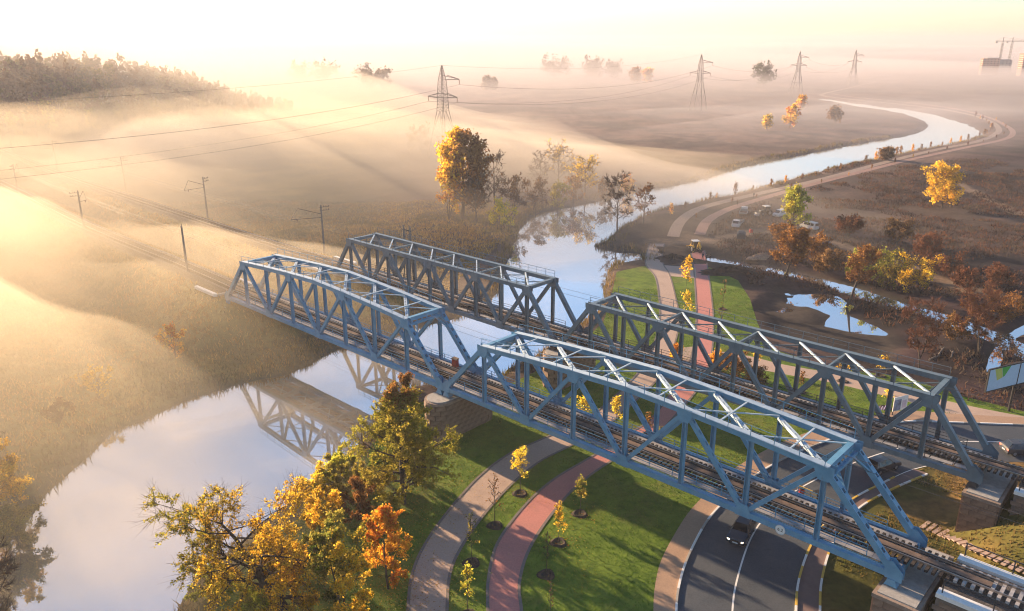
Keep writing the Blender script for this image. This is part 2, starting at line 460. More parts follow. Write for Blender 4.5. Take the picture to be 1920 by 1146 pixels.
def ribbon(name, L, Rr, z, m, step=1.0):
    A = catmull(GL(L)[:, :2], step); B = catmull(GL(Rr)[:, :2], step)
    n = max(len(A), len(B)); A = resample(A, n); B = resample(B, n)
    V = np.r_[np.c_[A, np.full(n, z)], np.c_[B, np.full(n, z)]]
    F = np.array([(i, i + n, i + n + 1, i + 1) for i in range(n - 1)])
    me = mesh_np(name, V, F, m)
    if me.polygons[0].normal.z < 0: me.flip_normals()
    return tag(link(name, me), kind='structure'), A, B

def strip(pl, width, side, z0, h):
    """solid strip laid along polyline pl; side +1/-1 offset"""
    pl = np.asarray(pl)[:, :2]; n = len(pl)
    t = np.gradient(pl, axis=0); t /= np.linalg.norm(t, axis=1)[:, None]
    nn = np.stack([-t[:, 1], t[:, 0]], 1) * side
    a, b = pl, pl + nn * width
    V = np.r_[np.c_[a, np.full(n, z0)], np.c_[b, np.full(n, z0)], np.c_[b, np.full(n, z0 + h)], np.c_[a, np.full(n, z0 + h)]]
    F = []
    for i in range(n - 1):
        for k in range(4):
            k2 = (k + 1) % 4; F.append((k * n + i, k2 * n + i, k2 * n + i + 1, k * n + i + 1))
    return V, F
def strip_obj(name, pl, width, side, z0, h, m, parent=None):
    V, F = strip(pl, width, side, z0, h)
    return link(name, mesh_np(name, V, F, m), parent)

KERB_L = [(1270, 1260), (1270, 1146), (1275, 1100), (1290, 1050), (1320, 990), (1345, 957), (1400, 905), (1470, 862), (1540, 832), (1620, 806), (1698, 792), (1800, 794), (2050, 803)]
ROAD_R = [(1488, 1260), (1490, 1146), (1495, 1090), (1515, 1030), (1545, 982), (1594, 938), (1650, 908), (1711, 880), (1790, 866), (1880, 866), (2050, 872)]
LAWN = [(300, 1400), (430, 1080), (520, 1000), (620, 925), (690, 845), (735, 775), (800, 750), (900, 742), (965, 716), (1010, 694), (1080, 653), (1132, 603), (1148, 548), (1156, 510), (1206, 499),
        (1330, 501), (1384, 526), (1406, 560), (1420, 605), (1440, 652), (1560, 690), (1640, 700), (1700, 708), (1800, 742), (1920, 772), (2050, 790)] + KERB_L[::-1] + [(1268, 1400)]
poly_sheet('lawn', GL(LAWN), 1.008, M_lawn)
zp = 1.02
P1L = [(764, 1260), (768, 1146), (775, 1080), (800, 1020), (850, 950), (905, 890), (960, 850), (1010, 828), (1070, 800), (1122, 771), (1170, 729), (1205, 690), (1228, 645), (1238, 600), (1237, 560), (1230, 520), (1213, 498), (1212, 480), (1219, 457)]
P1R = [(833, 1260), (835, 1146), (840, 1080), (860, 1030), (905, 965), (960, 905), (1010, 865), (1055, 842), (1100, 819), (1141, 794), (1199, 743), (1240, 700), (1262, 650), (1272, 600), (1266, 560), (1254, 515), (1243, 497), (1240, 480), (1245, 457)]
P2L = [(918, 1260), (918, 1146), (918, 1090), (935, 1020), (985, 950), (1040, 900), (1110, 858), (1185, 811), (1214, 794), (1239, 767), (1262, 733), (1285, 700), (1300, 660), (1307, 600), (1306, 560), (1302, 506), (1297, 475)]
P2R = [(978, 1260), (975, 1146), (970, 1100), (985, 1040), (1020, 980), (1075, 915), (1135, 870), (1200, 833), (1230, 815), (1268, 775), (1296, 743), (1318, 710), (1333, 660), (1336, 600), (1333, 560), (1326, 506), (1320, 470)]
for nm, l, r_, m, zz in (('footpath', P1L, P1R, M_beige, zp), ('footpath', P2L, P2R, M_red, zp + 0.006)):
    ob, A, B = ribbon(nm, l, r_, zz, m)
    a = strip_obj('path_edging', A, 0.28, 1, 1.0, 0.06, M_edge, ob)
    b = strip_obj('path_edging', B, 0.28, -1, 1.0, 0.06, M_edge, ob)
ribbon('footpath', [(1320, 655), (1400, 667), (1470, 684), (1560, 700), (1650, 722), (1750, 746), (1850, 768), (1960, 788)],
       [(1312, 690), (1400, 690), (1470, 702), (1560, 718), (1650, 740), (1750, 766), (1800, 782), (1900, 794)], zp - 0.006, M_beige)
poly_sheet('plaza', GL([(1236, 655), (1306, 650), (1308, 668), (1290, 700), (1250, 706), (1222, 690)]), 1.029, M_beige)
poly_sheet('plaza', GL([(1211, 495), (1304, 502), (1306, 522), (1255, 518), (1228, 514)]), 1.029, M_beige)
ribbon('pavement', [(1225, 1260), (1225, 1146), (1228, 1100), (1240, 1050), (1275, 985), (1305, 945), (1365, 887), (1440, 842), (1500, 816), (1560, 797), (1640, 779), (1700, 770), (1800, 777), (2050, 790)], KERB_L, zp + 0.012, M_walk)
road, RA, RB = ribbon('road', KERB_L, ROAD_R, 1.014, M_asphalt)
ribbon('pavement', [(a + 3, b) for a, b in ROAD_R[:8]], [(1536, 1260), (1535, 1146), (1538, 1090), (1555, 1028), (1578, 988), (1610, 952), (1670, 918), (1740, 888)], zp + 0.03, M_darkwalk)
# painted line
cl = catmull(GL([(1372, 1260), (1375, 1146), (1383, 1090), (1405, 1020), (1432, 975), (1480, 930), (1545, 893), (1620, 862), (1700, 838), (1769, 829), (1896, 830), (2000, 834)])[:, :2], 1.0)
tag(strip_obj('road_marking', cl, 0.16, 1, 1.0145, 0.004, M_white), kind='structure')
tag(strip_obj('road_marking', RB[int(len(RB) * .05):int(len(RB) * .75)], 0.12, -1, 1.0145, 0.004, M_white), kind='structure')

def kerb(label, pl, side, mats):
    e = empty('kerb', (pl[0][0], pl[0][1], 1.0), 0, label, 'kerb')
    d = np.r_[0, np.cumsum(np.linalg.norm(np.diff(pl, axis=0), axis=1))]
    L = 1.0; k = 0; base = {}
    for i, m in enumerate(mats):
        base[i] = MB().box((0, 0, 0.07), (0.97, 0.2, 0.18)).mesh('kerb_stone', m)
    for q in np.arange(0, d[-1] - L, L):
        a = np.array([np.interp(q, d, pl[:, 0]), np.interp(q, d, pl[:, 1])]); b = np.array([np.interp(q + L, d, pl[:, 0]), np.interp(q + L, d, pl[:, 1])])
        t = (b - a) / np.linalg.norm(b - a); nrm = np.array([-t[1], t[0]]) * side
        c = (a + b) / 2 + nrm * 0.1
        o = link('kerb_stone', base[(k // 2) % len(mats)], e)
        o.location = (c[0] - pl[0][0], c[1] - pl[0][1], 0); o.rotation_euler = (0, 0, math.atan2(t[1], t[0]))
        k += 1
        if k > 150: break
    return e
kerb('long white painted kerb between the orange pavement and the road', RA, 1, [M_white, M_conc, M_white])
kerb('yellow and white striped kerb between road and dull red pavement', RB[:int(len(RB) * .62)], -1, [M_yellow, M_white])
outer = catmull(GL([(1536, 1260), (1535, 1146), (1538, 1090), (1555, 1028), (1578, 988), (1610, 952), (1670, 918), (1740, 888)])[:, :2], 1.0)
kerb('yellow and white striped kerb between dull red pavement and dry grass', outer, -1, [M_yellow, M_white])
# embankment walks beyond the creek
def far_walk(name, pl, w, m):
    pl = np.asarray(pl); t = np.gradient(pl, axis=0); t /= np.linalg.norm(t, axis=1)[:, None]; nn = np.stack([-t[:, 1], t[:, 0]], 1)
    tag(strip_obj(name, pl - nn * w / 2, w, 1, 0.90, 0.13, m), kind='structure')
far_walk('footpath', WALK1, 3.1, mat('dusty_paving', (0.27, 0.20, 0.155), 0.9, 0.2, 3.0, patch=((0.16, 0.12, 0.095), 0.3, 0.5, 0.75, 0.6, 1.0)))
far_walk('footpath', WALK2, 2.8, mat('pink_paving', (0.28, 0.165, 0.13), 0.9, 0.2, 3.0, patch=((0.17, 0.11, 0.09), 0.3, 0.5, 0.75, 0.6, 1.0)))

# ------------------------------------------------------------------ railway bridges
M_blue = mat('blue_bridge_paint', (0.085, 0.255, 0.40), 0.5, 0.16, 0.7, 0.1, 9, color2=(0.135, 0.315, 0.46), spec=0.5, patch=((0.17, 0.27, 0.34), 0.5, 0.52, 0.72, 0.4, 0.35), stain=((0.085, 0.055, 0.040), 2.2, 0.60, 0.74, 0.6, 0.3))
M_sunlit_tint = mat('sunlit_tint_paint', (0.34, 0.44, 0.52), 0.6, 0.12, 1.5, 0.1, 9, color2=(0.46, 0.56, 0.63), stain=((0.16, 0.15, 0.15), 2.2, 0.6, 0.75, 0.5, 1.0))  # bridge paint brightened to the tone of sunlit steel, light put into the colour
M_slate = mat('slate_bridge_paint', (0.10, 0.150, 0.185), 0.5, 0.18, 0.7, 0.1, 9, color2=(0.14, 0.20, 0.235), spec=0.5, patch=((0.17, 0.185, 0.19), 0.5, 0.52, 0.72, 0.5, 0.35), stain=((0.09, 0.055, 0.038), 2.2, 0.58, 0.72, 0.65, 0.3))
M_steel = mat('dark_steel', (0.060, 0.055, 0.055), 0.7, 0.3, 2)
M_rail = mat('rail_steel', (0.42, 0.37, 0.33), 0.32, 0.2, 3, metal=0.85)
M_sleeper = mat('tarred_sleeper', (0.035, 0.028, 0.024), 0.9, 0.4, 3)
M_csleeper = mat('concrete_sleeper', (0.34, 0.32, 0.31), 0.9, 0.2, 4)
M_plank = mat('worn_plank', (0.145, 0.10, 0.075), 0.9, 0.35, 2)
M_walkslab = mat('walkway_slab', (0.26, 0.255, 0.26), 0.9, 0.2, 2)
M_stone = mat('pier_stone', (0.19, 0.125, 0.09), 0.95, 0.35, 1.1, 0.6, 8, color2=(0.28, 0.19, 0.135))
M_mortar = mat('pier_mortar', (0.15, 0.12, 0.10), 0.95, 0.2, 3)
M_capstone = mat('pier_cap', (0.27, 0.20, 0.155), 0.9, 0.25, 1.5, 0.4)
M_ballast = mat('ballast', (0.085, 0.072, 0.064), 0.95, 0.55, 6, 1.0, 18, color2=(0.17, 0.15, 0.14))

def laced(mb, p, q, w, h, up, t=0.05, pitch=1.05, slot=0.42):
    """box member of two side channels joined by batten plates with open slots between them"""
    p = Vector(p); q = Vector(q); d = (q - p).normalized()
    a = d.cross(Vector(up)).normalized(); b = a.cross(d).normalized()
    for s_ in (-1, 1):
        o = a * (w / 2 - 0.07) * s_
        mb.bar(p + o, q + o, 0.14, h, b)
    L = (q - p).length; n = max(2, int(L / pitch)); pl = L / n
    for s_ in (-1, 1):
        o = b * (h / 2 - 0.03) * s_
        for i in range(n):
            c = p + d * (i + 0.5) * pl + o
            mb.bar(c - d * (pl - slot) / 2, c + d * (pl - slot) / 2, w - 0.28 + 0.004, 0.05, b)

def truss(name, label, s0, n0, np_, pan, hs, paint, kind):
    """a through-truss span: near plane at n0, far plane at n0 + 5.8"""
    root = empty(name, P(s0, n0, ZC), 0, label, 'bridge')
    base = Vector(root.location)
    def Q(k, n, z): return P(s0 + k * pan, n0 + n, ZC + z) - base
    WD = 5.8; L = np_ * pan
    def part(nm, mb, m=paint): return mb.build(nm, m, root)
    top = [k for k in range(1, np_)]
    for n in (0, WD):
        out = -1 if n == 0 else 1
        part('bottom_chord', MB().bar(Q(-0.06, n, 0), Q(np_ + 0.06, n, 0), 0.52, 0.55))
        tc = MB(); tpl = MB()
        for k in top[:-1]:
            a, b = Q(k, n, hs[k]), Q(k + 1, n, hs[k + 1])
            ext = (b - a).normalized() * (0.3 if k == 1 else 0)
            tc.bar(a - ext, b + ((b - a).normalized() * 0.3 if k == top[-2] else Vector()), 0.5, 0.55)
            tpl.bar(a - ext + Vector((0, 0, 0.3)), b + ((b - a).normalized() * 0.3 if k == top[-2] else Vector()) + Vector((0, 0, 0.3)), 0.72, 0.05)
        part('top_chord', tc); part('top_plate', tpl, M_sunlit_tint if kind == 'A' else paint)  # blue spans' top plates are coloured as if lit by the sun
        for k in range(1, np_):
            mb = MB(); w = 0.40 if kind == 'A' else 0.44
            a, b = Q(k, n, 0.2), Q(k, n, hs[k] - 0.2)
            for e in (-1, 1):
                o = BD * (w / 2 - 0.03) * e
                mb.bar(a + o, b + o, 0.40, 0.06, BD)
            mb.bar(a, b, 0.05, w - 0.1, BD)
            part('vertical_post', mb)
        for (k0, z0, k1, z1) in ((0, 0, 1, hs[1]), (np_, 0, np_ - 1, hs[np_ - 1])):
            mb = MB(); laced(mb, Q(k0, n, z0), Q(k1, n, z1), 0.62, 0.55, (0, 0, 1)) if kind == 'A' else mb.bar(Q(k0, n, z0), Q(k1, n, z1), 0.55, 0.55)
            part('end_post', mb)
        for k in range(2, np_ - 1, 2):
            for k1 in (k - 1, k + 1):
                mb = MB()
                if (kind == 'A' and k1 < k): laced(mb, Q(k, n, 0), Q(k1, n, hs[k1]), 0.44, 0.42, (0, 0, 1))
                elif kind == 'A': mb.bar(Q(k, n, 0), Q(k1, n, hs[k1]), 0.42, 0.40)
                else: mb.bar(Q(k, n, 0), Q(k1, n, hs[k1]), 0.46, 0.46)
                part('diagonal', mb)
        # gusset plates, two per joint
        for k in range(0, np_ + 1):
            if k % 2 == 0:
                zz = 0.0; w, h0, h1 = 0.75, -0.33, 0.95
                pts = [(-w, h0), (w, h0), (w * 0.95, 0.25), (0.4, h1), (-0.4, h1), (-w * 0.95, 0.25)]
                if k == 0: pts = [(-0.5, -0.4), (0.8, -0.33), (0.9, 0.3), (0.85, 1.2), (0.35, 1.3), (-0.5, 0.5)]
                if k == np_: pts = [(0.5, -0.4), (-0.8, -0.33), (-0.9, 0.3), (-0.85, 1.2), (-0.35, 1.3), (0.5, 0.5)]
            else:
                zz = hs[k]; w = 0.8
                pts = [(-w, 0.33), (w, 0.33), (w, -0.3), (0.45, -1.05), (-0.45, -1.05), (-w, -0.3)]
            mb = MB()
            for e in (-1, 1):
                mb.plate([Q(k, n, zz) + BD * x + Vector((0, 0, z)) + BN * 0.29 * e for x, z in pts], BN * 0.03)
            part('gusset_plate', mb)
        # inspection railing on the top chord
        mb = MB(); pts = []
        for k in range(1, np_ - 1):
            for f in (0, 0.33, 0.67):
                pts.append(Q(k + f, n, hs[k] * (1 - f) + hs[k + 1] * f + 0.32) + BN * out * 0.33)
        pts.append(Q(np_ - 1, n, hs[np_ - 1] + 0.32) + BN * out * 0.33)
        for a in pts: mb.bar(a, a + Vector((0, 0, 0.95)), 0.05, 0.05, BD)
        for a, b in zip(pts[:-1], pts[1:]):
            mb.bar(a + Vector((0, 0, 0.95)), b + Vector((0, 0, 0.95)), 0.045, 0.045)
            mb.bar(a + Vector((0, 0, 0.5)), b + Vector((0, 0, 0.5)), 0.025, 0.025)
        part('top_railing', mb)
    # top lateral bracing; the pale members have sunlight painted into their colour
    for k in range(1, np_ - 1):
        a0, a1, b0, b1 = Q(k, 0.3, hs[k]), Q(k + 1, 0.3, hs[k + 1]), Q(k, WD - 0.3, hs[k]), Q(k + 1, WD - 0.3, hs[k + 1])
        if kind == 'A':
            part('lateral_brace', MB().bar(a0 + Vector((0, 0, 0.10)), b1 + Vector((0, 0, 0.10)), 0.12, 0.10), M_sunlit_tint)
            m0, m1 = (a0 + a1) / 2, (b0 + b1) / 2
            part('cross_strut', MB().bar(m0 + Vector((0, 0, 0.22)), m1 + Vector((0, 0, 0.22)), 0.16, 0.10), M_sunlit_tint)
            mb = MB(); laced(mb, b0 - Vector((0, 0, .16)), a1 - Vector((0, 0, .16)), 0.38, 0.32, (0, 0, 1), pitch=0.95, slot=0.46); part('battened_brace', mb, M_sunlit_tint)
        else:
            part('lateral_brace', MB().bar(b0 + Vector((0, 0, .1)), a1 + Vector((0, 0, .1)), 0.19, 0.2), M_sunlit_tint); part('lateral_brace', MB().bar(a0 + Vector((0, 0, -0.24)), b1 + Vector((0, 0, -0.24)), 0.12, 0.12))
    ks = [1, np_ - 1] if kind == 'A' else list(range(1, np_, 2))
    for k in ks:
        a, b = Q(k, 0.3, hs[k]), Q(k, WD - 0.3, hs[k])
        if k in (1, np_ - 1):
            mb = MB(); e = -1 if k == 1 else 1
            d = (Q(k - e * -1 if False else k + e, 0, 0) - Q(k, 0, hs[k])).normalized()
            mb.bar(a, b, 0.5, 0.5)
            if kind == 'A':
                laced(mb, a + d * 0.75, b + d * 0.75, 0.34, 0.3, (0, 0, 1), pitch=0.8, slot=0.34)
                for f in np.linspace(0.1, 0.9, 6):
                    c = a.lerp(b, f); mb.bar(c, c + d * 0.75, 0.16, 0.1, BD)
                for u, v in ((a, b), (b, a)):
                    mb.bar(u + d * 2.6, u.lerp(v, 0.2) + d * 0.7, 0.14, 0.3, BD)
            part('portal', mb)
        else:
            mb = MB().bar(a, b, 0.24, 0.3)
            for u, v in ((a, b), (b, a)): mb.bar(u - Vector((0, 0, 1.7)), u.lerp(v, 0.26), 0.12, 0.12)
            part('sway_frame', mb)
    # floor: cross girders, stringers, bottom laterals
    for k in range(np_ + 1):
        part('floor_beam', MB().bar(Q(k, 0.2, -0.15), Q(k, WD - 0.2, -0.15), 0.28, 0.75))
    for n in (2.0, 3.8):
        part('stringer', MB().bar(Q(0, n, 0.02), Q(np_, n, 0.02), 0.24, 0.44))
    mb = MB()
    for k in range(np_): mb.bar(Q(k, 0.25, -0.42), Q(k + 1, WD - 0.25, -0.42), 0.12, 0.1); mb.bar(Q(k, WD - 0.25, -0.44), Q(k + 1, 0.25, -0.44), 0.12, 0.1)
    part('bottom_bracing', mb)
    # footwalks with slabs and railings
    slab = MB().box((0, 0, 0), (2.18, 0.78, 0.07), YAW).mesh('walkway_slab', M_walkslab)
    ns = int(L / 2.2)
    for n in (0.98, WD - 0.98):
        for i in range(ns):
            o = link('walkway_slab', slab, root); o.location = Q((i + 0.5) * (L / ns) / pan, n, 0.27)
        e = -1 if n < 2 else 1
        br = MB()
        br.bar(Q(0, n + e * .45, 0.13), Q(np_, n + e * .45, 0.13), 0.08, 0.10)
        for i in range(0, ns + 1, 2):
            br.bar(Q(i * (L / ns) / pan, n + e * .9, -0.1), Q(i * (L / ns) / pan, 2.9 - e * -0.9, 0.16), 0.09, 0.12)
        part('walkway_bracket', br)
        mb = MB(); pts = [Q(k * 2.65 / pan, n + e * 0.42, 0.3) for k in range(int(L / 2.65) + 1)]
        for a in pts: mb.bar(a, a + Vector((0, 0, 1.05)), 0.06, 0.06, BD)
        for h in (1.05, 0.7, 0.36):
            mb.bar(pts[0] + Vector((0, 0, h)), pts[-1] + Vector((0, 0, h)), 0.045, 0.045)
        part('railing', mb, M_steel if kind == 'B' else paint)
    # bearings
    for k in (0, np_):
        for n in (0, WD):
            b = Q(k, n, 0); e = 1 if k == 0 else -1
            c = b + BD * e * 0.25
            mb = MB()
            mb.add([tuple(c + BD * x * (0.28 if z > -0.6 else 0.5) + BN * y * 0.38 + Vector((0, 0, z))) for z in (-0.95, -0.34) for x, y in ((-1, -1), (1, -1), (1, 1), (-1, 1))],
                   [(3, 2, 1, 0), (4, 5, 6, 7), (0, 1, 5, 4), (1, 2, 6, 5), (2, 3, 7, 6), (3, 0, 4, 7)])
            part('bearing', mb, M_steel if kind == 'B' else paint)
    return root

HA = [0, 7.1, 7.55, 7.9, 8.15, 7.9, 7.55, 7.1, 0]
HB = [0] + [7.05] * 9 + [0]
truss('truss_bridge_span', 'bright blue steel truss span crossing the lawn, the footpaths and the road', 0, 0, 8, 6.62, HA, M_blue, 'A')
truss('truss_bridge_span', 'hazy pale blue truss span with arched top crossing the river', -53.7, 0, 8, 6.62, HA, M_blue, 'A')
truss('truss_bridge_span', 'dark slate grey truss span crossing the road behind the blue one', 1.0, 20.8, 10, 5.27, HB, M_slate, 'B')
truss('truss_bridge_span', 'pale grey flat topped truss span with misty far end over the river', -52.7, 20.8, 10, 5.27, HB, M_slate, 'B')

# ------------------------------------------------------------------ piers and abutments of coursed stone
def prism_ring(outline, z0, z1, name, m, parent):
    n = len(outline); v = [(x, y, z0) for x, y in outline] + [(x, y, z1) for x, y in outline]
    f = [tuple(range(n))[::-1], tuple(range(n, 2 * n))] + [(i, (i + 1) % n, (i + 1) % n + n, i + n) for i in range(n)]
    return MB().add(v, f).build(name, m, parent)

def stone_pier(label, s, n_mid, half_n, half_s, z0, z1, rounded, name='bridge_pier', course=0.62, slen=1.15, faces_only=None, cap=True, catg='pier'):
    """pier with a core of mortar, courses of single stones round it and a projecting cap"""
    c = P(s, n_mid, 0); e = empty(name, (c.x, c.y, z0), YAW, label, catg)
    def outline(g):
        if rounded:
            r = half_s + g; o = []
            for k in range(13): a = math.pi * k / 12; o.append((r * math.cos(a), half_n - half_s + r * math.sin(a)))
            for k in range(13): a = math.pi + math.pi * k / 12; o.append((r * math.cos(a), -(half_n - half_s) + r * math.sin(a)))
            return o
        x, y = half_s + g, half_n + g
        return [(x, -y), (x, y), (-x, y), (-x, -y)]
    H = z1 - z0
    prism_ring(outline(-0.10), 0, H - 0.45, 'core', M_mortar, e)
    if cap:
        prism_ring(outline(0.16), H - 0.45, H - 0.12, 'cap', M_capstone, e)
        prism_ring(outline(-0.15), H - 0.12, H, 'bearing_seat', M_conc, e)
    H0 = H - 0.45; nc = int(H0 / course); ch = H0 / nc
    ol = outline(0.0)
    runs = [np.array(ol + ol[:1])] if rounded else [np.array([ol[k], ol[(k + 1) % 4]]) for k in range(4)]
    for o in runs:
        d = np.r_[0, np.cumsum(np.linalg.norm(np.diff(o, axis=0), axis=1))]
        nst = int(d[-1] / slen); sl = d[-1] / nst
        cuts = [MB().box((0, 0, 0), (sl - 0.03, 0.24 + 0.02 * i, course - 0.03)).mesh('stone', M_stone) for i in range(4)]
        half = [MB().box((0, 0, 0), (sl / 2 - 0.03, 0.26, course - 0.03)).mesh('stone', M_stone)]
        for j in range(nc):
            if rounded: spots = [(((i + (0.5 if j % 2 else 0)) * sl) % d[-1], 0) for i in range(nst)]
            elif j % 2: spots = [(i * sl, 0) for i in range(1, nst)] + [(sl / 4, 1), (d[-1] - sl / 4, 1)]
            else: spots = [((i + 0.5) * sl, 0) for i in range(nst)]
            for q, hf in spots:
                p0 = np.array([np.interp(q, d, o[:, 0]), np.interp(q, d, o[:, 1])])
                qa, qb = ((q - .2) % d[-1], (q + .2) % d[-1]) if rounded else (0, d[-1])
                t = np.array([np.interp(qb, d, o[:, 0]) - np.interp(qa, d, o[:, 0]), np.interp(qb, d, o[:, 1]) - np.interp(qa, d, o[:, 1])])
                ob = link('stone', half[0] if hf else cuts[rng.integers(4)], e)
                ob.location = (p0[0], p0[1], (j + 0.5) * ch); ob.rotation_euler = (0, 0, math.atan2(t[1], t[0])); ob.scale = (1, 1, ch / course)
    return e
stone_pier('rounded brown stone pier carrying the joint of the two blue spans', -0.35, 2.4, 5.0, 1.7, 0.7, 6.15, True)
stone_pier('rounded brown stone pier carrying the joint of the two grey spans', 0.5, 23.7, 4.8, 1.7, -0.9, 6.15, True, course=0.7, slen=1.4)
stone_pier('brown brick abutment block under the road end of the blue span', 53.6, 2.9, 4.6, 1.6, 0.6, 6.15, False, 'bridge_abutment', catg='abutment')
stone_pier('dark brick abutment block under the road end of the grey span', 54.6, 23.7, 4.2, 1.5, 0.6, 6.15, False, 'bridge_abutment', catg='abutment')
for s_, n_, lb in ((-54.6, 2.9, 'pale abutment buried in the bank under the far end of the blue span'), (-53.6, 23.7, 'pale abutment buried in the bank under the far end of the grey span')):
    c = P(s_, n_, 0); e = empty('bridge_abutment', (c.x, c.y, 3.0), YAW, lb, 'abutment')
    MB().box((0, 0, 1.4), (3.2, 8.0, 2.9)).build('body', M_conc, e)
    for y in (-3.7, 3.7): MB().box((-5.2, y, 4.15), (7.0, 0.6, 0.5)).build('parapet', M_white, e)
    MB().box((-1.9, 0, 3.55), (0.5, 7.0, 1.3)).build('back_wall', M_conc, e)

def wing(label, n_mid, s0, s1, nA, nB):
    e = empty('wing_wall', P((s0 + s1) / 2, n_mid, 3.0), YAW, label, 'wall')
    Lw = s1 - s0
    for y, nm in ((nA - n_mid, 'wall'), (nB - n_mid, 'wall')):
        MB().box((0, y, 1.55), (Lw, 0.7, 4.9)).build('wall', M_mortar, e)
        MB().box((0, y, 4.18), (Lw + 0.1, 0.95, 0.36)).build('coping', M_white, e)
        yo = y + (-0.36 if y < 0 else 0.36)
        st = MB().box((0, 0, 0), (0.92, 0.09, 0.40)).mesh('stone', M_stone)
        for j in range(10):
            for i in range(int(Lw)):
                x = -Lw / 2 + 0.5 + i + (0.25 if j % 2 else -0.2)
                if abs(x) > Lw / 2 - 0.3: continue
                o = link('stone', st, e); o.location = (x, yo, -0.5 + j * 0.44)
    # hand rails on iron posts
    for y in (nA - n_mid - 0.1, nB - n_mid + 0.35):
        mb = MB()
        for x in np.linspace(-Lw / 2 + 0.3, Lw / 2 - 0.3, 4): mb.box((x, y, 4.9), (0.09, 0.09, 1.3))
        mb.box((0, y, 5.55), (Lw - 0.4, 0.08, 0.08)); mb.box((0, y, 5.1), (Lw - 0.4, 0.05, 0.05))
        mb.build('railing', M_steel, e)
    MB().box((0, 0, 3.6), (Lw, nB - nA - 0.8, 1.0)).build('ballast_bed', M_ballast, e)
wing('white coped brick wing walls beside the track behind the blue span', 2.9, 56.0, 67.0, 0.1, 5.9)
wing('white coped brick wing walls beside the track behind the grey span', 23.7, 57.0, 68.0, 20.9, 26.7)

# ------------------------------------------------------------------ railway tracks
ZR = ZC + 0.52
def rails_curve(pl, off):
    pl = np.asarray(pl); t = np.gradient(pl, axis=0); t /= np.linalg.norm(t, axis=1)[:, None]
    return pl + np.stack([-t[:, 1], t[:, 0]], 1) * off
def track(label, curve, n_mid, s_end):
    pl = np.r_[curve[:-3], [P2(s, n_mid) for s in np.arange(-56, s_end, 4.0)]]
    e = empty('railway_track', (pl[-1][0], pl[-1][1], ZR), 0, label, 'railway')
    org = np.array([pl[-1][0], pl[-1][1], ZR])
    def local(V): return np.asarray(V) - org
    for off in (-0.79, 0.79):
        V, F = strip(rails_curve(pl, off - 0.04), 0.08, 1, ZR + 0.09, 0.17); link('rail', mesh_np('rail', local(V), F, M_rail), e)
    br = [p for p in ([P2(s, n_mid) for s in np.arange(-58, 62, 3.0)])]
    for off in (-0.48, 0.48):
        V, F = strip(rails_curve(br, off - 0.05), 0.10, 1, ZR + 0.09, 0.14); link('guard_rail', mesh_np('guard_rail', local(V), F, M_steel), e)
    V, F = strip(rails_curve(br, -0.30), 0.60, 1, ZR + 0.085, 0.05); link('centre_plank', mesh_np('centre_plank', local(V), F, M_plank), e)
    wood = MB().box((0, 0, 0), (0.25, 3.0, 0.24)).mesh('sleeper', M_sleeper)
    conc = MB().box((0, 0, 0), (0.26, 2.6, 0.22)).mesh('sleeper', M_csleeper)
    s = -14.0 if n_mid < 10 else 20.0
    cnt = 0
    while s < s_end - 5 and cnt < 290:
        on = s < 56.5 + (1 if n_mid > 10 else 0)
        o = link('sleeper', wood if on else conc, e)
        o.location = Vector(P(s, n_mid, ZR - 0.04)) - Vector(org); o.rotation_euler = (0, 0, YAW)
        s += 0.52 if on else 0.60; cnt += 1
    # the far ones joined into one
    d = np.r_[0, np.cumsum(np.linalg.norm(np.diff(pl, axis=0), axis=1))]
    mb = MB(); i0 = np.argmin(np.linalg.norm(pl - np.array(P2(-14 if n_mid < 10 else 20, n_mid)), axis=1))
    q = d[i0] - 0.5
    while q > max(0, d[i0] - 330):
        x, y = np.interp(q, d, pl[:, 0]), np.interp(q, d, pl[:, 1]); x2, y2 = np.interp(q + .5, d, pl[:, 0]), np.interp(q + .5, d, pl[:, 1])
        mb.box((x - org[0], y - org[1], -0.04), (0.25, 2.8, 0.22), math.atan2(y2 - y, x2 - x)); q -= 0.55
    tag(mb.build('sleeper', M_sleeper, e), kind='stuff')
    for k, (a, b) in enumerate(((0, np.argmin(np.linalg.norm(pl - np.array(P2(-56, n_mid)), axis=1)) + 1), (np.argmin(np.linalg.norm(pl - np.array(P2(64, n_mid)), axis=1)), len(pl)))):
        if b - a > 1:
            V, F = strip(rails_curve(pl[a:b], -1.9), 3.8, 1, 6.75, ZR - 6.75 - 0.03); link('ballast_bed', mesh_np('ballast_bed', local(V), F, M_ballast), e)
    return e, pl
trA, plA = track('railway track running through the blue truss spans', TRACK_A, 2.9, 130)
trB, plB = track('railway track running through the grey truss spans', TRACK_B, 23.7, 130)

# ------------------------------------------------------------------ vegetation
M_leaf = leaf_mat('leaves', 0.65)
M_blade = leaf_mat('grass_blades', 0.35)
M_bark = mat('bark', (0.060, 0.048, 0.038), 0.95, 0.35, 4, 0.5, 12)
M_barklight = mat('grey_bark', (0.12, 0.10, 0.085), 0.95, 0.3, 4)
M_twig = mat('twigs', (0.075, 0.048, 0.036), 0.95, 0.3, 2)
M_redtwig = mat('russet_twigs', (0.16, 0.065, 0.035), 0.95, 0.35, 2)
M_soil = mat('turned_soil', (0.045, 0.034, 0.027), 0.98, 0.35, 5, 0.8)

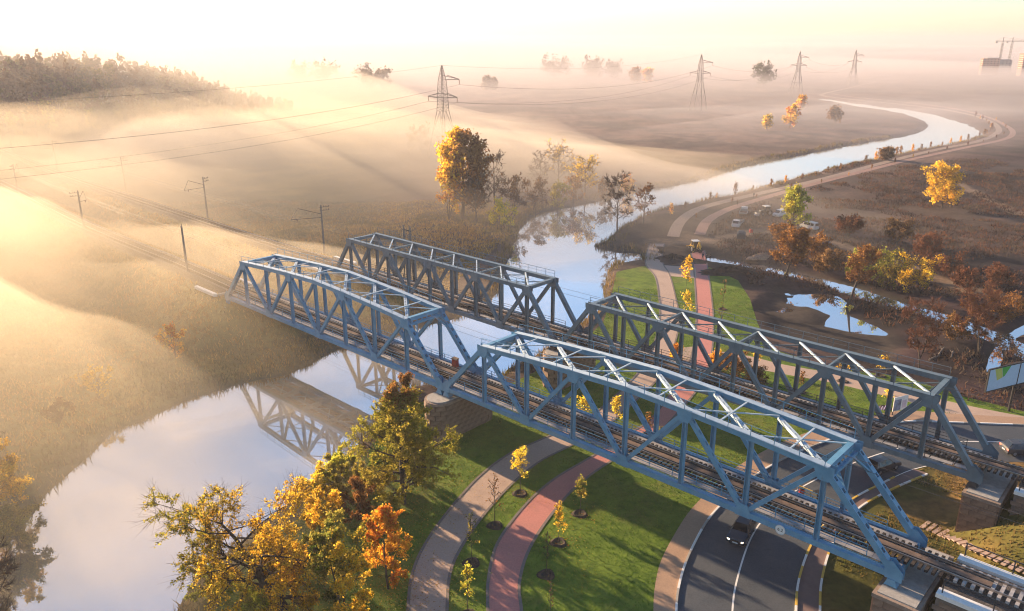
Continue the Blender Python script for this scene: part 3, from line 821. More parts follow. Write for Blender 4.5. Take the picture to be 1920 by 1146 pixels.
PAL = dict(
    olive=[(0.13, 0.125, 0.022), (0.20, 0.165, 0.030), (0.085, 0.095, 0.018), (0.26, 0.19, 0.035)],
    gold=[(0.46, 0.28, 0.024), (0.38, 0.22, 0.020), (0.50, 0.34, 0.035), (0.28, 0.20, 0.028)],
    yellow=[(0.50, 0.36, 0.035), (0.42, 0.32, 0.04), (0.30, 0.26, 0.035)],
    orange=[(0.42, 0.19, 0.020), (0.36, 0.12, 0.016), (0.45, 0.26, 0.03), (0.40, 0.28, 0.03)],
    rust=[(0.20, 0.095, 0.028), (0.14, 0.066, 0.024), (0.25, 0.125, 0.035)],
    brown=[(0.15, 0.085, 0.035), (0.11, 0.062, 0.028), (0.20, 0.115, 0.045)],
    red=[(0.125, 0.052, 0.030), (0.085, 0.040, 0.025), (0.16, 0.070, 0.036)],
    green=[(0.075, 0.115, 0.020), (0.12, 0.15, 0.026), (0.055, 0.085, 0.016)],
    lime=[(0.26, 0.26, 0.03), (0.34, 0.28, 0.035), (0.17, 0.19, 0.028)],
    limeolive=[(0.22, 0.21, 0.028), (0.28, 0.24, 0.032), (0.16, 0.155, 0.025), (0.32, 0.25, 0.04)],
    dark=[(0.045, 0.055, 0.022), (0.065, 0.065, 0.026), (0.035, 0.045, 0.02)],
    grey=[(0.10, 0.085, 0.065), (0.075, 0.062, 0.05), (0.14, 0.11, 0.075)])

for _k in PAL: PAL[_k] = [tuple(min(0.9, c * (1.8 if _k in ('gold', 'yellow', 'orange', 'lime', 'olive') else 1.3)) for c in t) for t in PAL[_k]]

def tubes(Bp, Br, n):
    """branches (k,m,3) with radii (k,m) -> tube mesh arrays"""
    Bp = np.asarray(Bp, float); Br = np.asarray(Br, float); k, m, _ = Bp.shape
    d = np.gradient(Bp, axis=1); d /= np.linalg.norm(d, axis=2, keepdims=True) + 1e-9
    ref = np.where(np.abs(d[..., 2:3]) > 0.9, np.array([1.0, 0, 0]), np.array([0, 0, 1.0]))
    a = np.cross(d, ref); a /= np.linalg.norm(a, axis=2, keepdims=True) + 1e-9
    b = np.cross(a, d)
    th = np.arange(n) * 2 * np.pi / n
    V = Bp[:, :, None] + (a[:, :, None] * np.cos(th)[None, None, :, None] + b[:, :, None] * np.sin(th)[None, None, :, None]) * Br[:, :, None, None]
    I = np.arange(k * m * n).reshape(k, m, n); J = np.roll(I, -1, 2)
    F = np.stack([I[:, :-1], J[:, :-1], J[:, 1:], I[:, 1:]], -1).reshape(-1, 4)
    return V.reshape(-1, 3), F

def leaf_quads(C, size, rg, flat=0.0):
    n = len(C)
    a = rg.normal(size=(n, 3)); a[:, 2] *= 1 - flat; a /= np.linalg.norm(a, axis=1)[:, None]
    b = np.cross(a, rg.normal(size=(n, 3))); b /= np.linalg.norm(b, axis=1)[:, None] + 1e-9
    s = (size * rg.uniform(0.6, 1.4, n))[:, None]
    V = np.stack([C - a * s, C + b * s * 0.62, C + a * s, C - b * s * 0.62], 1).reshape(-1, 3)
    return V, np.arange(4 * n).reshape(n, 4)

def unit(v): return v / (np.linalg.norm(v) + 1e-9)

def grow_tree(H, cr, tr, cb=0.25, n1=14, n2=5, n3=3, shape='round', lean=(0, 0), seed=0, twist=0.06, rise=0.55, droop=0.0, stems=1):
    """returns branch groups [(points, radii, sides)] and twig list (points, primary index)"""
    rg = np.random.default_rng(seed)
    trunk = []; prim = []; sec = []; twig = []; owner = []
    for st in range(stems):
        sx, sy = (0, 0) if stems == 1 else rg.normal(0, cr * 0.35, 2)
        ts = np.linspace(0, 1, 7); off = np.cumsum(rg.normal(0, twist * H / 7, (7, 2)), 0); off[0] = 0
        off += np.outer(ts ** 1.15, np.array(lean) + np.array([sx, sy]))
        tp = np.c_[off, ts * H * 0.93]
        trunk.append((tp, tr * (1 - ts * 0.88) / math.sqrt(stems)))
        for i in range(max(3, n1 // stems)):
            t = cb + (0.96 - cb) * (i + rg.uniform(0, 0.9)) / max(3, n1 // stems)
            p = np.array([np.interp(t, ts, tp[:, k]) for k in range(3)])
            u = (t - cb) / (1 - cb)
            if shape == 'round': pr = math.sqrt(max(0.06, 1 - ((u - 0.42) / 0.62) ** 2))
            elif shape == 'cone': pr = max(0.16, (1 - u) ** 0.75) * (0.55 + 0.45 * min(1, u * 5))
            elif shape == 'column': pr = max(0.25, math.sqrt(max(0.05, 1 - ((u - 0.3) / 0.72) ** 2)))
            elif shape == 'vase': pr = 0.45 + 0.55 * u
            else: pr = 1.0
            L = cr * pr * rg.uniform(0.75, 1.2)
            az = i * 2.39996 + rg.uniform(-0.5, 0.5) + st
            el = rise * rg.uniform(0.6, 1.3) + (0.5 * u if shape != 'cone' else 0.1 * u)
            d = np.array([math.cos(az) * math.cos(el), math.sin(az) * math.cos(el), math.sin(el)])
            v = np.linspace(0, 1, 4)[:, None]
            q = p + d * L * v + np.array([0, 0, 1]) * (v ** 2) * L * (0.18 - droop) + np.cumsum(rg.normal(0, 0.05 * L, (4, 3)), 0) * (v > 0)
            r0 = tr * (1 - t * 0.88) * 0.55 / math.sqrt(stems)
            prim.append((q, r0 * np.array([1, 0.75, 0.5, 0.25])))
            for j in range(n2):
                w = rg.uniform(0.3, 1.0); s0 = np.array([np.interp(w, v[:, 0], q[:, k]) for k in range(3)])
                dd = unit(d + rg.normal(0, 0.65, 3) + np.array([0, 0, 0.15]))
                l2 = L * rg.uniform(0.28, 0.5) * (1.15 - 0.4 * w) + 0.06 * cr
                q2 = s0 + dd * l2 * v + np.array([0, 0, -1]) * (v ** 2) * l2 * droop + np.cumsum(rg.normal(0, 0.06 * l2, (4, 3)), 0) * (v > 0)
                sec.append((q2, r0 * 0.4 * np.array([1, 0.7, 0.45, 0.2])))
                for m in range(n3):
                    w = rg.uniform(0.25, 1.0); s1 = np.array([np.interp(w, v[:, 0], q2[:, k]) for k in range(3)])
                    d3 = unit(dd + rg.normal(0, 0.8, 3)); l3 = l2 * rg.uniform(0.35, 0.65)
                    q3 = s1 + d3 * l3 * v + np.array([0, 0, -1]) * (v ** 2) * l3 * droop
                    twig.append((q3, r0 * 0.16 * np.array([1, 0.8, 0.55, 0.3]))); owner.append(len(prim) - 1)
    return trunk, prim, sec, twig, np.array(owner)

def tree_meshes(H, cr, tr, pal, leaves, lsize, bark, seed, bare=0.0, minr=0.0, pal_top=None, side_pal=None, **kw):
    trunk, prim, sec, twig, owner = grow_tree(H, cr, tr, seed=seed, **kw)
    rg = np.random.default_rng(seed + 99)
    VV = []; FF = []; o = 0
    def put(lst, n):
        nonlocal o
        if not lst: return
        V, F = tubes([a for a, b in lst], [np.maximum(b, minr) for a, b in lst], n); VV.append(V); FF.append(F + o); o += len(V)
    put(trunk, 7); put(prim, 5); put(sec, 3)
    wood = mesh_np('trunk', np.concatenate(VV), np.concatenate(FF), bark, None, True)
    tw = None
    TP = np.array([a for a, b in twig])                         # (t,4,3)
    if bare > 0:
        VV = []; FF = []; o = 0
        put(twig, 3)
        # spray of hair-thin shoots off every twig
        k = int(bare); S0 = TP[rg.integers(0, len(TP), k)]; w = rg.uniform(0.2, 1, k)[:, None]
        s0 = S0[:, 0] * (1 - w) + S0[:, 3] * w; ln = np.linalg.norm(S0[:, 3] - S0[:, 0], axis=1)[:, None]
        d = (S0[:, 3] - S0[:, 0]) / (ln + 1e-9) + rg.normal(0, 0.55, (k, 3)) + np.array([0, 0, 0.25])
        d /= np.linalg.norm(d, axis=1)[:, None]
        e = s0 + d * (ln * rg.uniform(0.6, 1.3, (k, 1)))
        Br = np.stack([s0, (s0 + e) / 2 + rg.normal(0, 0.03, (k, 3)) * ln, e], 1)
        rr = np.maximum(minr * 0.8, 0.008) * np.array([1, 0.8, 0.5])[None].repeat(k, 0)
        V, F = tubes(Br, rr, 3); VV.append(V); FF.append(F + o); o += len(V)
        tw = mesh_np('twigs', np.concatenate(VV), np.concatenate(FF), M_redtwig if pal in ('red', 'rust') else M_twig)
    lm = None
    if leaves > 0:
        i = rg.integers(0, len(TP), leaves); w = rg.uniform(0.1, 1.1, leaves)[:, None]
        C = TP[i, 0] * (1 - w) + TP[i, 3] * w + rg.normal(0, lsize * 1.3, (leaves, 3))
        V, F = leaf_quads(C, lsize, rg)
        pc = np.array(PAL[pal] if isinstance(pal, str) else pal)
        nb = len(prim); pick = rg.integers(0, len(pc), nb); tone = rg.uniform(0.72, 1.2, nb)
        ch = np.where(rg.random(leaves) < 0.6, pick[owner[i]], rg.integers(0, len(pc), leaves))
        c = pc[ch] * tone[owner[i]][:, None] * rg.uniform(0.75, 1.25, (leaves, 1))
        if pal_top is not None:
            pt = np.array(PAL[pal_top]); m = C[:, 2] > H * rg.normal(0.86, 0.05, leaves); c[m] = pt[rg.integers(0, len(pt), m.sum())] * rg.uniform(.8, 1.2, (m.sum(), 1))
        if side_pal is not None:
            pt = np.array(PAL[side_pal[0]]); m = (C[:, 0] * side_pal[1] + C[:, 1] * side_pal[2] + rg.normal(0, cr * 0.18, leaves)) > cr * side_pal[3]
            c[m] = pt[rg.integers(0, len(pt), m.sum())] * rg.uniform(.75, 1.25, (m.sum(), 1))
        lm = mesh_np('crown', V, F, M_leaf, np.repeat(c, 4, 0))
    return wood, tw, lm

def place_tree(meshes, name, label, cat, loc, group=None, rz=0.0, sc=1.0, soil=None):
    e = empty(name, loc, rz, label, cat, group)
    wood, tw, lm = meshes
    e.scale = (sc, sc, sc)
    link('trunk', wood, e)
    if tw: tag(link('twigs', tw, e), kind='stuff')
    if lm: link('crown', lm, e)
    if soil: link('soil_ring', soil, e)
    return e

def survey(px, base, top, width, z=None):
    """ground point, height and crown radius of a plant seen at these photo pixels"""
    x, y, _ = G(px, base, 1.0)
    zz = tz(x, y) if z is None else z
    x, y, _ = G(px, base, max(zz, 0.0)); zz = tz(x, y) if z is None else z
    depth = y * CP + (CAM_Z - zz) * SP
    b = (573 - top) / FPX; tanv = (-SP + b * CP) / (CP + b * SP)
    H = CAM_Z + y * tanv - zz
    return (x, y, zz - 0.05), max(0.6, H), max(0.25, width / 2 / FPX * depth), depth

def T(px, base, top, width, pal, name, label, cat='tree', leaves=2500, lsize=None, trunk=None, bark=None, seed=None, group=None, z=None, hmul=1.0, **kw):
    loc, H, r, depth = survey(px, base, top, width, z)
    H *= hmul
    seed = int(px * 7 + base) if seed is None else seed
    ls = lsize or max(0.10, depth / 788 * 0.9)
    return place_tree(tree_meshes(H, r * 0.9, trunk or max(0.05, H * 0.022), pal, leaves, ls, bark or M_bark, seed, minr=depth / 788 * 0.16, **kw), name, label, cat, loc, group)

# --- big trees and bushes on the near right bank
T(757, 944, 698, 215, 'limeolive', 'alder_tree', 'tall yellow green alder with browning top on the lawn by the river', leaves=60000, lsize=0.095, trunk=0.32, cb=0.10, n1=38, n2=8, n3=4, shape='cone', pal_top='rust', rise=0.28, twist=0.02)
T(548, 1175, 985, 330, 'gold', 'willow_tree', 'leaning golden willow with bare forked top over the near water', leaves=36000, lsize=0.09, trunk=0.6, cb=0.25, n1=22, n2=7, n3=5, shape='vase', lean=(-5.0, 1.2), bare=4000, side_pal=('limeolive', -1, -0.1, 0.95), rise=0.16, droop=0.22, twist=0.07, seed=21)
T(728, 1104, 958, 100, 'orange', 'maple_tree', 'bright orange young maple beside the beige footpath', leaves=10000, lsize=0.11, trunk=0.12, cb=0.15, n1=16, n2=5, n3=3, shape='column', rise=0.7)
T(650, 1215, 985, 130, 'olive', 'tree', 'dark olive leafy tree in front of the orange maple', leaves=24000, lsize=0.095, trunk=0.2, cb=0.2, n1=20, n2=6, n3=4, stems=2, side_pal=('gold', 1, -.6, 0.35), seed=5)
BUSH = [(592, 950, 905, 70, 'yellow', 'yellow green bank bush between the willow and the water'), (625, 930, 888, 70, 'olive', 'pale olive bank bush at the water below the alder'),
        (672, 978, 920, 72, 'rust', 'russet brown bush at the foot of the alder'), (690, 935, 885, 66, 'olive', 'olive bush against the left side of the alder'),
        (600, 1010, 950, 90, 'gold', 'golden bush merging into the right of the willow'), (560, 1085, 1030, 90, 'olive', 'shaded olive bush beside the willow trunk'),
        (492, 1150, 1112, 80, 'lime', 'bright lime bush under the willow near the frame bottom'), (405, 1140, 1100, 80, 'lime', 'small lime green bush at the water under the willow'),
        (610, 1090, 1030, 70, 'green', 'green shrub between willow and olive tree'), (755, 900, 850, 80, 'olive', 'olive undergrowth behind the alder trunk'),
        (640, 900, 862, 60, 'lime', 'lime bush overhanging the water below the bridge reflection'), (715, 905, 862, 60, 'green', 'green undergrowth at the left foot of the alder')]
for (px, b, t, w, pal, lb) in BUSH:
    T(px, b, t, w, pal, 'bush', lb, 'bush', leaves=8000, lsize=0.09, cb=0.05, n1=14, n2=5, n3=3, stems=3, rise=0.6, trunk=0.06)
# --- left frame edge
T(5, 965, 875, 150, 'gold', 'bush', 'large golden bush overhanging the misty left bank', 'bush', leaves=24000, lsize=0.095, cb=0.05, n1=22, n2=6, n3=4, stems=4, trunk=0.12)
T(8, 925, 785, 60, 'gold', 'dead_tree', 'bare dead tree sticking out of the golden bush', leaves=0, bare=60, trunk=0.12, cb=0.3, n1=8, n2=3, n3=2, rise=0.9)
T(35, 1022, 992, 110, 'olive', 'bush', 'olive green bush trailing in the water below the golden bush', 'bush', leaves=10000, lsize=0.09, cb=0.05, n1=16, n2=5, n3=3, stems=4, z=0.2)
T(5, 1240, 1075, 190, 'brown', 'bare_tree', 'bare twiggy tree over the water in the near corner', leaves=500, lsize=0.1, bare=5000, trunk=0.28, cb=0.3, n1=16, n2=6, n3=5, shape='vase', z=0.3, seed=12)
for (px, b, t, w, pal, lb) in [(330, 672, 628, 62, 'orange', 'misty orange bush on the left bank below the blue span'), (186, 748, 700, 56, 'gold', 'misty golden bush on the slope of the left bank'),
                              (110, 800, 768, 60, 'brown', 'low brown bush at the edge of the left bank')]:
    T(px, b, t, w, pal, 'bush', lb, 'bush', leaves=1800, cb=0.05, n1=12, n2=4, n3=3, stems=3, trunk=0.05)
# --- round the upstream bend
T(868, 412, 256, 104, 'rust', 'oak_tree', 'great rounded orange tree beside the river bend', leaves=13000, lsize=0.42, trunk=0.5, cb=0.16, n1=26, n2=7, n3=4, side_pal=('gold', -1, 0.2, 0.1), twist=0.02)
MID = [(842, 412, 325, 60, 'orange', 'bush', 'orange bush against the left of the great orange tree', 1600, 0), (893, 420, 345, 84, 'grey', 'bare_tree', 'grey bare tree in front of the great orange tree', 250, 900),
       (930, 400, 290, 62, 'grey', 'bare_tree', 'tall grey bare tree just right of the great orange tree', 120, 900), (965, 405, 338, 66, 'brown', 'bush', 'brown thicket right of the great orange tree', 900, 500),
       (938, 432, 393, 58, 'yellow', 'bush', 'yellow bush at the waterside under the great orange tree', 1500, 0), (1046, 352, 283, 66, 'gold', 'bare_tree', 'half bare tree with a tuft of orange leaves', 300, 700),
       (1012, 358, 293, 48, 'grey', 'bare_tree', 'slim grey bare tree behind the bend', 100, 600), (1096, 370, 308, 62, 'gold', 'tree', 'sparse golden tree leaning over the bend', 1100, 300),
       (1075, 386, 342, 44, 'rust', 'bush', 'rust bush below the sparse golden tree', 900, 0), (1045, 395, 352, 52, 'olive', 'bush', 'olive bush on the far bank of the bend', 900, 0), (1000, 400, 356, 60, 'brown', 'bush', 'brown bush left of the olive one on the far bank', 900, 200),
       (790, 288, 246, 48, 'grey', 'bush', 'grey bare thicket at the foot of the near pylon', 250, 600), (768, 288, 256, 26, 'grey', 'bush', 'small grey shrub left of the near pylon', 150, 300),
       (1158, 436, 340, 66, 'grey', 'bare_tree', 'dark bare tree on the soil spit', 120, 2200), (1206, 420, 351, 46, 'rust', 'bare_tree', 'smaller bare tree with russet tips on the soil spit', 350, 900),
       (1135, 378, 345, 40, 'rust', 'bush', 'russet reeds bush across the water from the soil spit', 800, 0), (1175, 366, 338, 36, 'orange', 'bush', 'hazy orange bush on the bank behind the soil spit', 600, 0)]
for (px, b, t, w, pal, nm, lb, lv, br) in MID:
    T(px, b, t, w, pal, nm, lb, 'bush' if nm == 'bush' else 'tree', leaves=lv, bare=br, cb=0.12 if nm == 'bush' else 0.25, n1=14, n2=5, n3=3, stems=3 if nm == 'bush' else 1, shape='round', bark=M_barklight if nm == 'bare_tree' else M_bark)
# --- right side
T(1486, 426, 361, 60, 'lime', 'tree', 'yellow green egg shaped tree beside the white minibus', leaves=5200, trunk=0.2, cb=0.05, n1=26, n2=6, n3=3, shape='round', rise=0.75, twist=0.01)
T(1765, 394, 328, 68, 'gold', 'tree', 'glowing golden tree standing alone on the heath', leaves=5200, trunk=0.2, cb=0.05, n1=26, n2=6, n3=3, stems=2, rise=0.6)
T(1470, 522, 446, 74, 'rust', 'willow_tree', 'round rusty brown willow at the creek', leaves=5200, trunk=0.25, cb=0.3, n1=24, n2=6, n3=4, lean=(2.2, 1.0), bare=500)
T(1588, 574, 474, 66, 'rust', 'willow_tree', 'rusty willow on a curved leaning trunk in the puddles', leaves=3600, trunk=0.28, cb=0.5, n1=20, n2=6, n3=4, lean=(2.4, 0.5), bare=900, z=0.2)
T(1724, 690, 592, 84, 'red', 'bare_tree', 'reddish bare tree between the mud flat and the grey span', leaves=350, bare=6000, trunk=0.16, cb=0.3, n1=20, n2=6, n3=5, shape='vase', stems=2)
T(1835, 662, 566, 98, 'rust', 'bare_tree', 'wide russet half bare tree behind the billboard', leaves=900, bare=7000, trunk=0.2, cb=0.3, n1=22, n2=6, n3=5, shape='vase', stems=3)
RB_ = [(1590, 446, 402, 76, 'red', 'reddish bush on the heath right of the white minibus'), (1682, 458, 414, 66, 'brown', 'dull brown bush on the heath'), (1735, 488, 436, 84, 'red', 'red brown bush at the bend of the dirt track'),
       (1625, 530, 468, 90, 'lime', 'olive yellow bush behind the curved willow'), (1668, 540, 478, 90, 'olive', 'dense olive bush along the creek'), (1712, 552, 490, 86, 'gold', 'yellowish brown bush along the creek below the track'),
       (1770, 520, 478, 80, 'red', 'red bush above the dirt track'), (1812, 548, 500, 80, 'red', 'dark red bush just below the dirt track'), (1875, 545, 498, 84, 'red', 'red bush at the far end of the dirt track'),
       (1548, 520, 478, 66, 'brown', 'brown bush between the round willow and the olive bushes'), (1530, 486, 452, 66, 'rust', 'rust bush behind the round willow'), (1890, 610, 560, 80, 'rust', 'rust bush by the ditch'),
       (1370, 712, 660, 74, 'rust', 'tall tawny shrub by the footpath behind the grey span'), (1345, 694, 654, 40, 'orange', 'orange shrub where the red and beige footpaths meet'), (1268, 676, 642, 26, 'orange', 'small orange shrub at the plaza'),
       (1415, 725, 690, 60, 'brown', 'brown shrub below the tawny one'), (1660, 300, 283, 34, 'brown', 'round brown bush between the walk and the river'), (1790, 640, 592, 60, 'brown', 'brown thicket left of the wide russet tree'),
       (1462, 452, 432, 46, 'rust', 'low rust bush in front of the yellow green tree')]
for (px, b, t, w, pal, lb) in RB_:
    T(px, b, t, w * (0.76 if pal == 'red' else 0.86), pal, 'bush', lb, 'bush', hmul=0.55 if pal == 'red' else 0.7, leaves=2600, bare=500, cb=0.04, n1=16, n2=5, n3=3, stems=4, trunk=0.05)
# --- far single trees
FAR = [(1480, 240, 204, 30, 'orange', 'hazy orange tree on the heath beyond the river'), (1501, 206, 183, 16, 'orange', 'small orange tree right behind the larger orange one'), (1437, 243, 220, 18, 'gold', 'small golden tree left of the orange one'),
       (1566, 232, 206, 26, 'brown', 'brown tree on the inside of the river loop'), (1433, 163, 134, 44, 'dark', 'dark domed tree in the fog'), (690, 168, 132, 50, 'grey', 'foggy grove tree left of the near pylon'), (718, 166, 134, 40, 'grey', 'foggy grove tree closer to the near pylon'),
       (600, 158, 124, 60, 'grey', 'faint foggy tree in the left distance'), (560, 156, 126, 44, 'grey', 'very faint foggy tree at the hill end'), (912, 168, 136, 14, 'grey', 'slim foggy poplar right of the near pylon'), (925, 168, 142, 12, 'grey', 'shorter foggy poplar beside the slim one'),
       (1040, 148, 125, 56, 'grey', 'foggy copse in the far plain'), (1110, 148, 126, 60, 'grey', 'foggy copse right of the first far copse'), (1150, 148, 126, 40, 'grey', 'foggy copse at the right end of the row'), (1190, 158, 132, 22, 'rust', 'faint rust tree in the fog'), (1213, 156, 132, 18, 'orange', 'faint orange tree in the fog')]
for (px, b, t, w, pal, lb) in FAR:
    T(px, b, t, w, pal, 'tree', lb, hmul=0.68 if pal == 'grey' else 1.0, leaves=1100, cb=0.12, n1=16, n2=5, n3=3, stems=2)

# --- planted saplings, each in its ring of turned soil
def soil_mesh():
    V = []; F = []; n = 16
    for (r, z) in ((0.0, 0.02), (0.42, 0.03), (0.62, 0.14), (0.85, 0.02)):
        for k in range(n):
            a = 2 * math.pi * k / n; rr = r * (1 + 0.10 * math.sin(3 * a + 5 * r)); V.append((rr * math.cos(a), rr * math.sin(a), z))
    for i in range(3):
        for k in range(n): F.append((i * n + k, (i + 1) * n + k, (i + 1) * n + (k + 1) % n, i * n + (k + 1) % n))
    return MB().add(V, F).mesh('soil_ring', M_soil)
SOIL = soil_mesh()
SAP = [(975, 926, 840, 40, 'yellow', 700, 'bright yellow sapling between beige and red footpaths'), (928, 986, 890, 32, 'rust', 130, 'nearly bare sapling between the footpaths next to the yellow one'),
       (884, 1056, 960, 28, 'olive', 150, 'thin greenish sapling between the footpaths across the long trunk shadow'), (877, 1155, 1058, 30, 'lime', 420, 'lime yellow sapling between the footpaths at the frame bottom'),
       (1047, 1018, 942, 24, 'gold', 420, 'small golden sapling right of the red footpath'), (1087, 964, 895, 30, 'olive', 520, 'round topped green sapling near the bridge shadow'),
       (1024, 1078, 990, 18, 'brown', 40, 'leafless sapling stem right of the red footpath'), (1031, 1170, 1075, 16, 'brown', 30, 'leafless thin sapling stem at the lower end of the red footpath'),
       (1155, 800, 745, 24, 'yellow', 420, 'yellow sapling seen through the blue span beside the beige footpath'), (1095, 790, 752, 34, 'yellow', 500, 'low yellow sapling behind the blue span near the pier'),
       (1285, 552, 478, 18, 'gold', 420, 'slim golden sapling between footpaths behind the grey span'), (1286, 600, 545, 20, 'yellow', 420, 'slim yellow sapling directly behind the top of the grey span'),
       (1355, 580, 522, 12, 'brown', 30, 'bare sapling on the lawn right of the straight red path'), (1350, 630, 568, 12, 'brown', 30, 'second bare sapling on the lawn right of the straight red path'),
       (1418, 690, 660, 18, 'gold', 160, 'golden sapling above the cross footpath'), (1500, 735, 696, 14, 'rust', 120, 'rust sapling below the cross footpath'), (1580, 715, 680, 20, 'gold', 200, 'golden sapling beside the cross footpath'),
       (1660, 765, 718, 16, 'yellow', 220, 'yellow sapling left of the picture board'), (1650, 705, 678, 26, 'gold', 220, 'golden sapling at the edge of lawn and mud'), (1215, 815, 772, 12, 'rust', 90, 'rust sapling beside the red path between the spans'), (1237, 845, 800, 12, 'olive', 90, 'thin olive sapling on the lawn between the spans')]
for (px, b, t, w, pal, lv, lb) in SAP:
    loc, H, r, depth = survey(px, b, t, w, 1.0)
    place_tree(tree_meshes(H, max(r, 0.4), 0.035, pal, lv, max(0.09, depth / 788 * 0.95), M_bark, px, minr=0.02, cb=0.35, n1=12, n2=3, n3=2, shape='column', rise=0.8, twist=0.02), 'sapling', lb, 'sapling', (loc[0], loc[1], 1.01), None, soil=SOIL)
# rows along the river walk: the same few young trees again and again
protos = [tree_meshes(3.4, 0.5, 0.05, p, 220, 0.17, M_bark, 300 + i, minr=0.04, cb=0.2, n1=9, n2=3, n3=2, shape='column', rise=0.8) for i, p in enumerate(('red', 'orange', 'rust', 'brown'))]
dW = np.r_[0, np.cumsum(np.linalg.norm(np.diff(WALK1, axis=0), axis=1))]
tW = np.gradient(WALK1, axis=0); tW /= np.linalg.norm(tW, axis=1)[:, None]
rg = np.random.default_rng(5)
for k, q in enumerate(np.arange(22, 430, 10.5)):
    i = int(np.searchsorted(dW, q)); 
    if i >= len(WALK1) - 2: break
    for side, lb in ((1, 'young red leaved sapling on the river side of the embankment walk'), (-1, 'young red leaved sapling on the strip between the embankment walks')):
        if side < 0 and k % 2: continue
        p = WALK1[i] + np.array([-tW[i, 1], tW[i, 0]]) * side * rg.uniform(3.2, 4.2)
        big = rg.uniform(0.55, 1.25) if side > 0 else rg.uniform(0.35, 0.7)
        place_tree(protos[rg.integers(4)], 'sapling', lb, 'sapling', (p[0], p[1], tz(p[0], p[1]) - 0.05), 'saplings along the embankment walks', rg.uniform(0, 6), big)

# --- wood on the hill: trees at its edge one by one, the rest as one mass
FOREST = np.array([(-560, 240), (-400, 262), (-300, 292), (-232, 322), (-180, 380), (-148, 440), (-136, 505), (-150, 545), (-230, 560), (-360, 480), (-620, 450)], float)
ftpl = []
for i, (pal, shp) in enumerate((('dark', 'cone'), ('dark', 'round'), ('brown', 'round'), ('olive', 'round'), ('rust', 'round'))):
    trunk, prim, sec, twig, own = grow_tree(17, 4.2, 0.3, 0.22, 14, 3, 2, shp, seed=60 + i)
    r2 = np.random.default_rng(i); TP = np.array([a for a, b in twig]); ii = r2.integers(0, len(TP), 260)
    C = TP[ii, 2] + r2.normal(0, 0.5, (260, 3)); V, F = leaf_quads(C, 0.85, r2)
    pc = np.array(PAL[pal]) * 0.45; c = np.repeat(pc[r2.integers(0, len(pc), 260)] * r2.uniform(0.7, 1.25, (260, 1)), 4, 0)
    tv, tf = tubes([trunk[0][0]], [trunk[0][1]], 4)
    V2 = np.r_[V, tv]; F2 = np.r_[F, tf + len(V)]; c2 = np.r_[c, np.tile((0.06, 0.05, 0.04), (len(tv), 1))]
    ftpl.append((V2, F2, c2))
r2 = np.random.default_rng(17)
pts = np.c_[r2.uniform(-600, -90, 22000), r2.uniform(240, 560, 22000)]
pts = pts[inside(pts[:, 0], pts[:, 1], FOREST)]
keep = []
cell = {}
for p in pts:
    k = (int(p[0] // 6.5), int(p[1] // 6.5))
    if k in cell: continue
    cell[k] = 1; keep.append(p)
pts = np.array(keep)[:2600]
zt = terrain(pts[:, 0], pts[:, 1])
de = seg_dist(pts[:, 0], pts[:, 1], FOREST[1:8])
order = np.argsort(de)
edge = order[:70]; mass = order[70:]
EV = []; EF = []; EC = []; o = 0
kind = np.where(fbm(pts[:, 0], pts[:, 1], 45, 2) > 0.5, 0, 2)
for j in mass:
    V, F, c = ftpl[min(4, kind[j] + r2.integers(0, 3))]; a = r2.uniform(0, 6.28); s = r2.uniform(0.7, 1.3) * float(np.clip((-125 - pts[j, 0]) / 95, 0.4, 1))
    ca, sa = math.cos(a) * s, math.sin(a) * s
    EV.append(np.c_[V[:, 0] * ca - V[:, 1] * sa + pts[j, 0], V[:, 0] * sa + V[:, 1] * ca + pts[j, 1], V[:, 2] * s + zt[j] - 0.3]); EF.append(F + o); EC.append(c * r2.uniform(0.8, 1.2)); o += len(V)
wood = link('hill_wood', mesh_np('hill_wood', np.concatenate(EV), np.concatenate(EF), M_blade, np.concatenate(EC)))
tag(wood, 'mixed autumn wood covering the misty hill', kind='stuff')
etpl = [tree_meshes(15, 4.4, 0.28, p, 900, 0.5, M_bark, 400 + i, minr=0.06, cb=0.15, n1=16, n2=4, n3=3, shape='round') for i, p in enumerate(('rust', 'brown', 'olive', 'dark'))]
elab = ['rusty misty tree at the edge of the hill wood', 'brown misty tree at the edge of the hill wood', 'olive misty tree at the edge of the hill wood', 'dark evergreen misty tree at the edge of the hill wood']
for j in edge:
    q = r2.integers(4)
    place_tree(etpl[q], 'woodland_tree', elab[q], 'tree', (pts[j, 0], pts[j, 1], zt[j] - 0.2), 'trees at the edge of the hill wood', r2.uniform(0, 6), r2.uniform(0.7, 1.15) * float(np.clip((-120 - pts[j, 0]) / 95, 0.4, 1)))

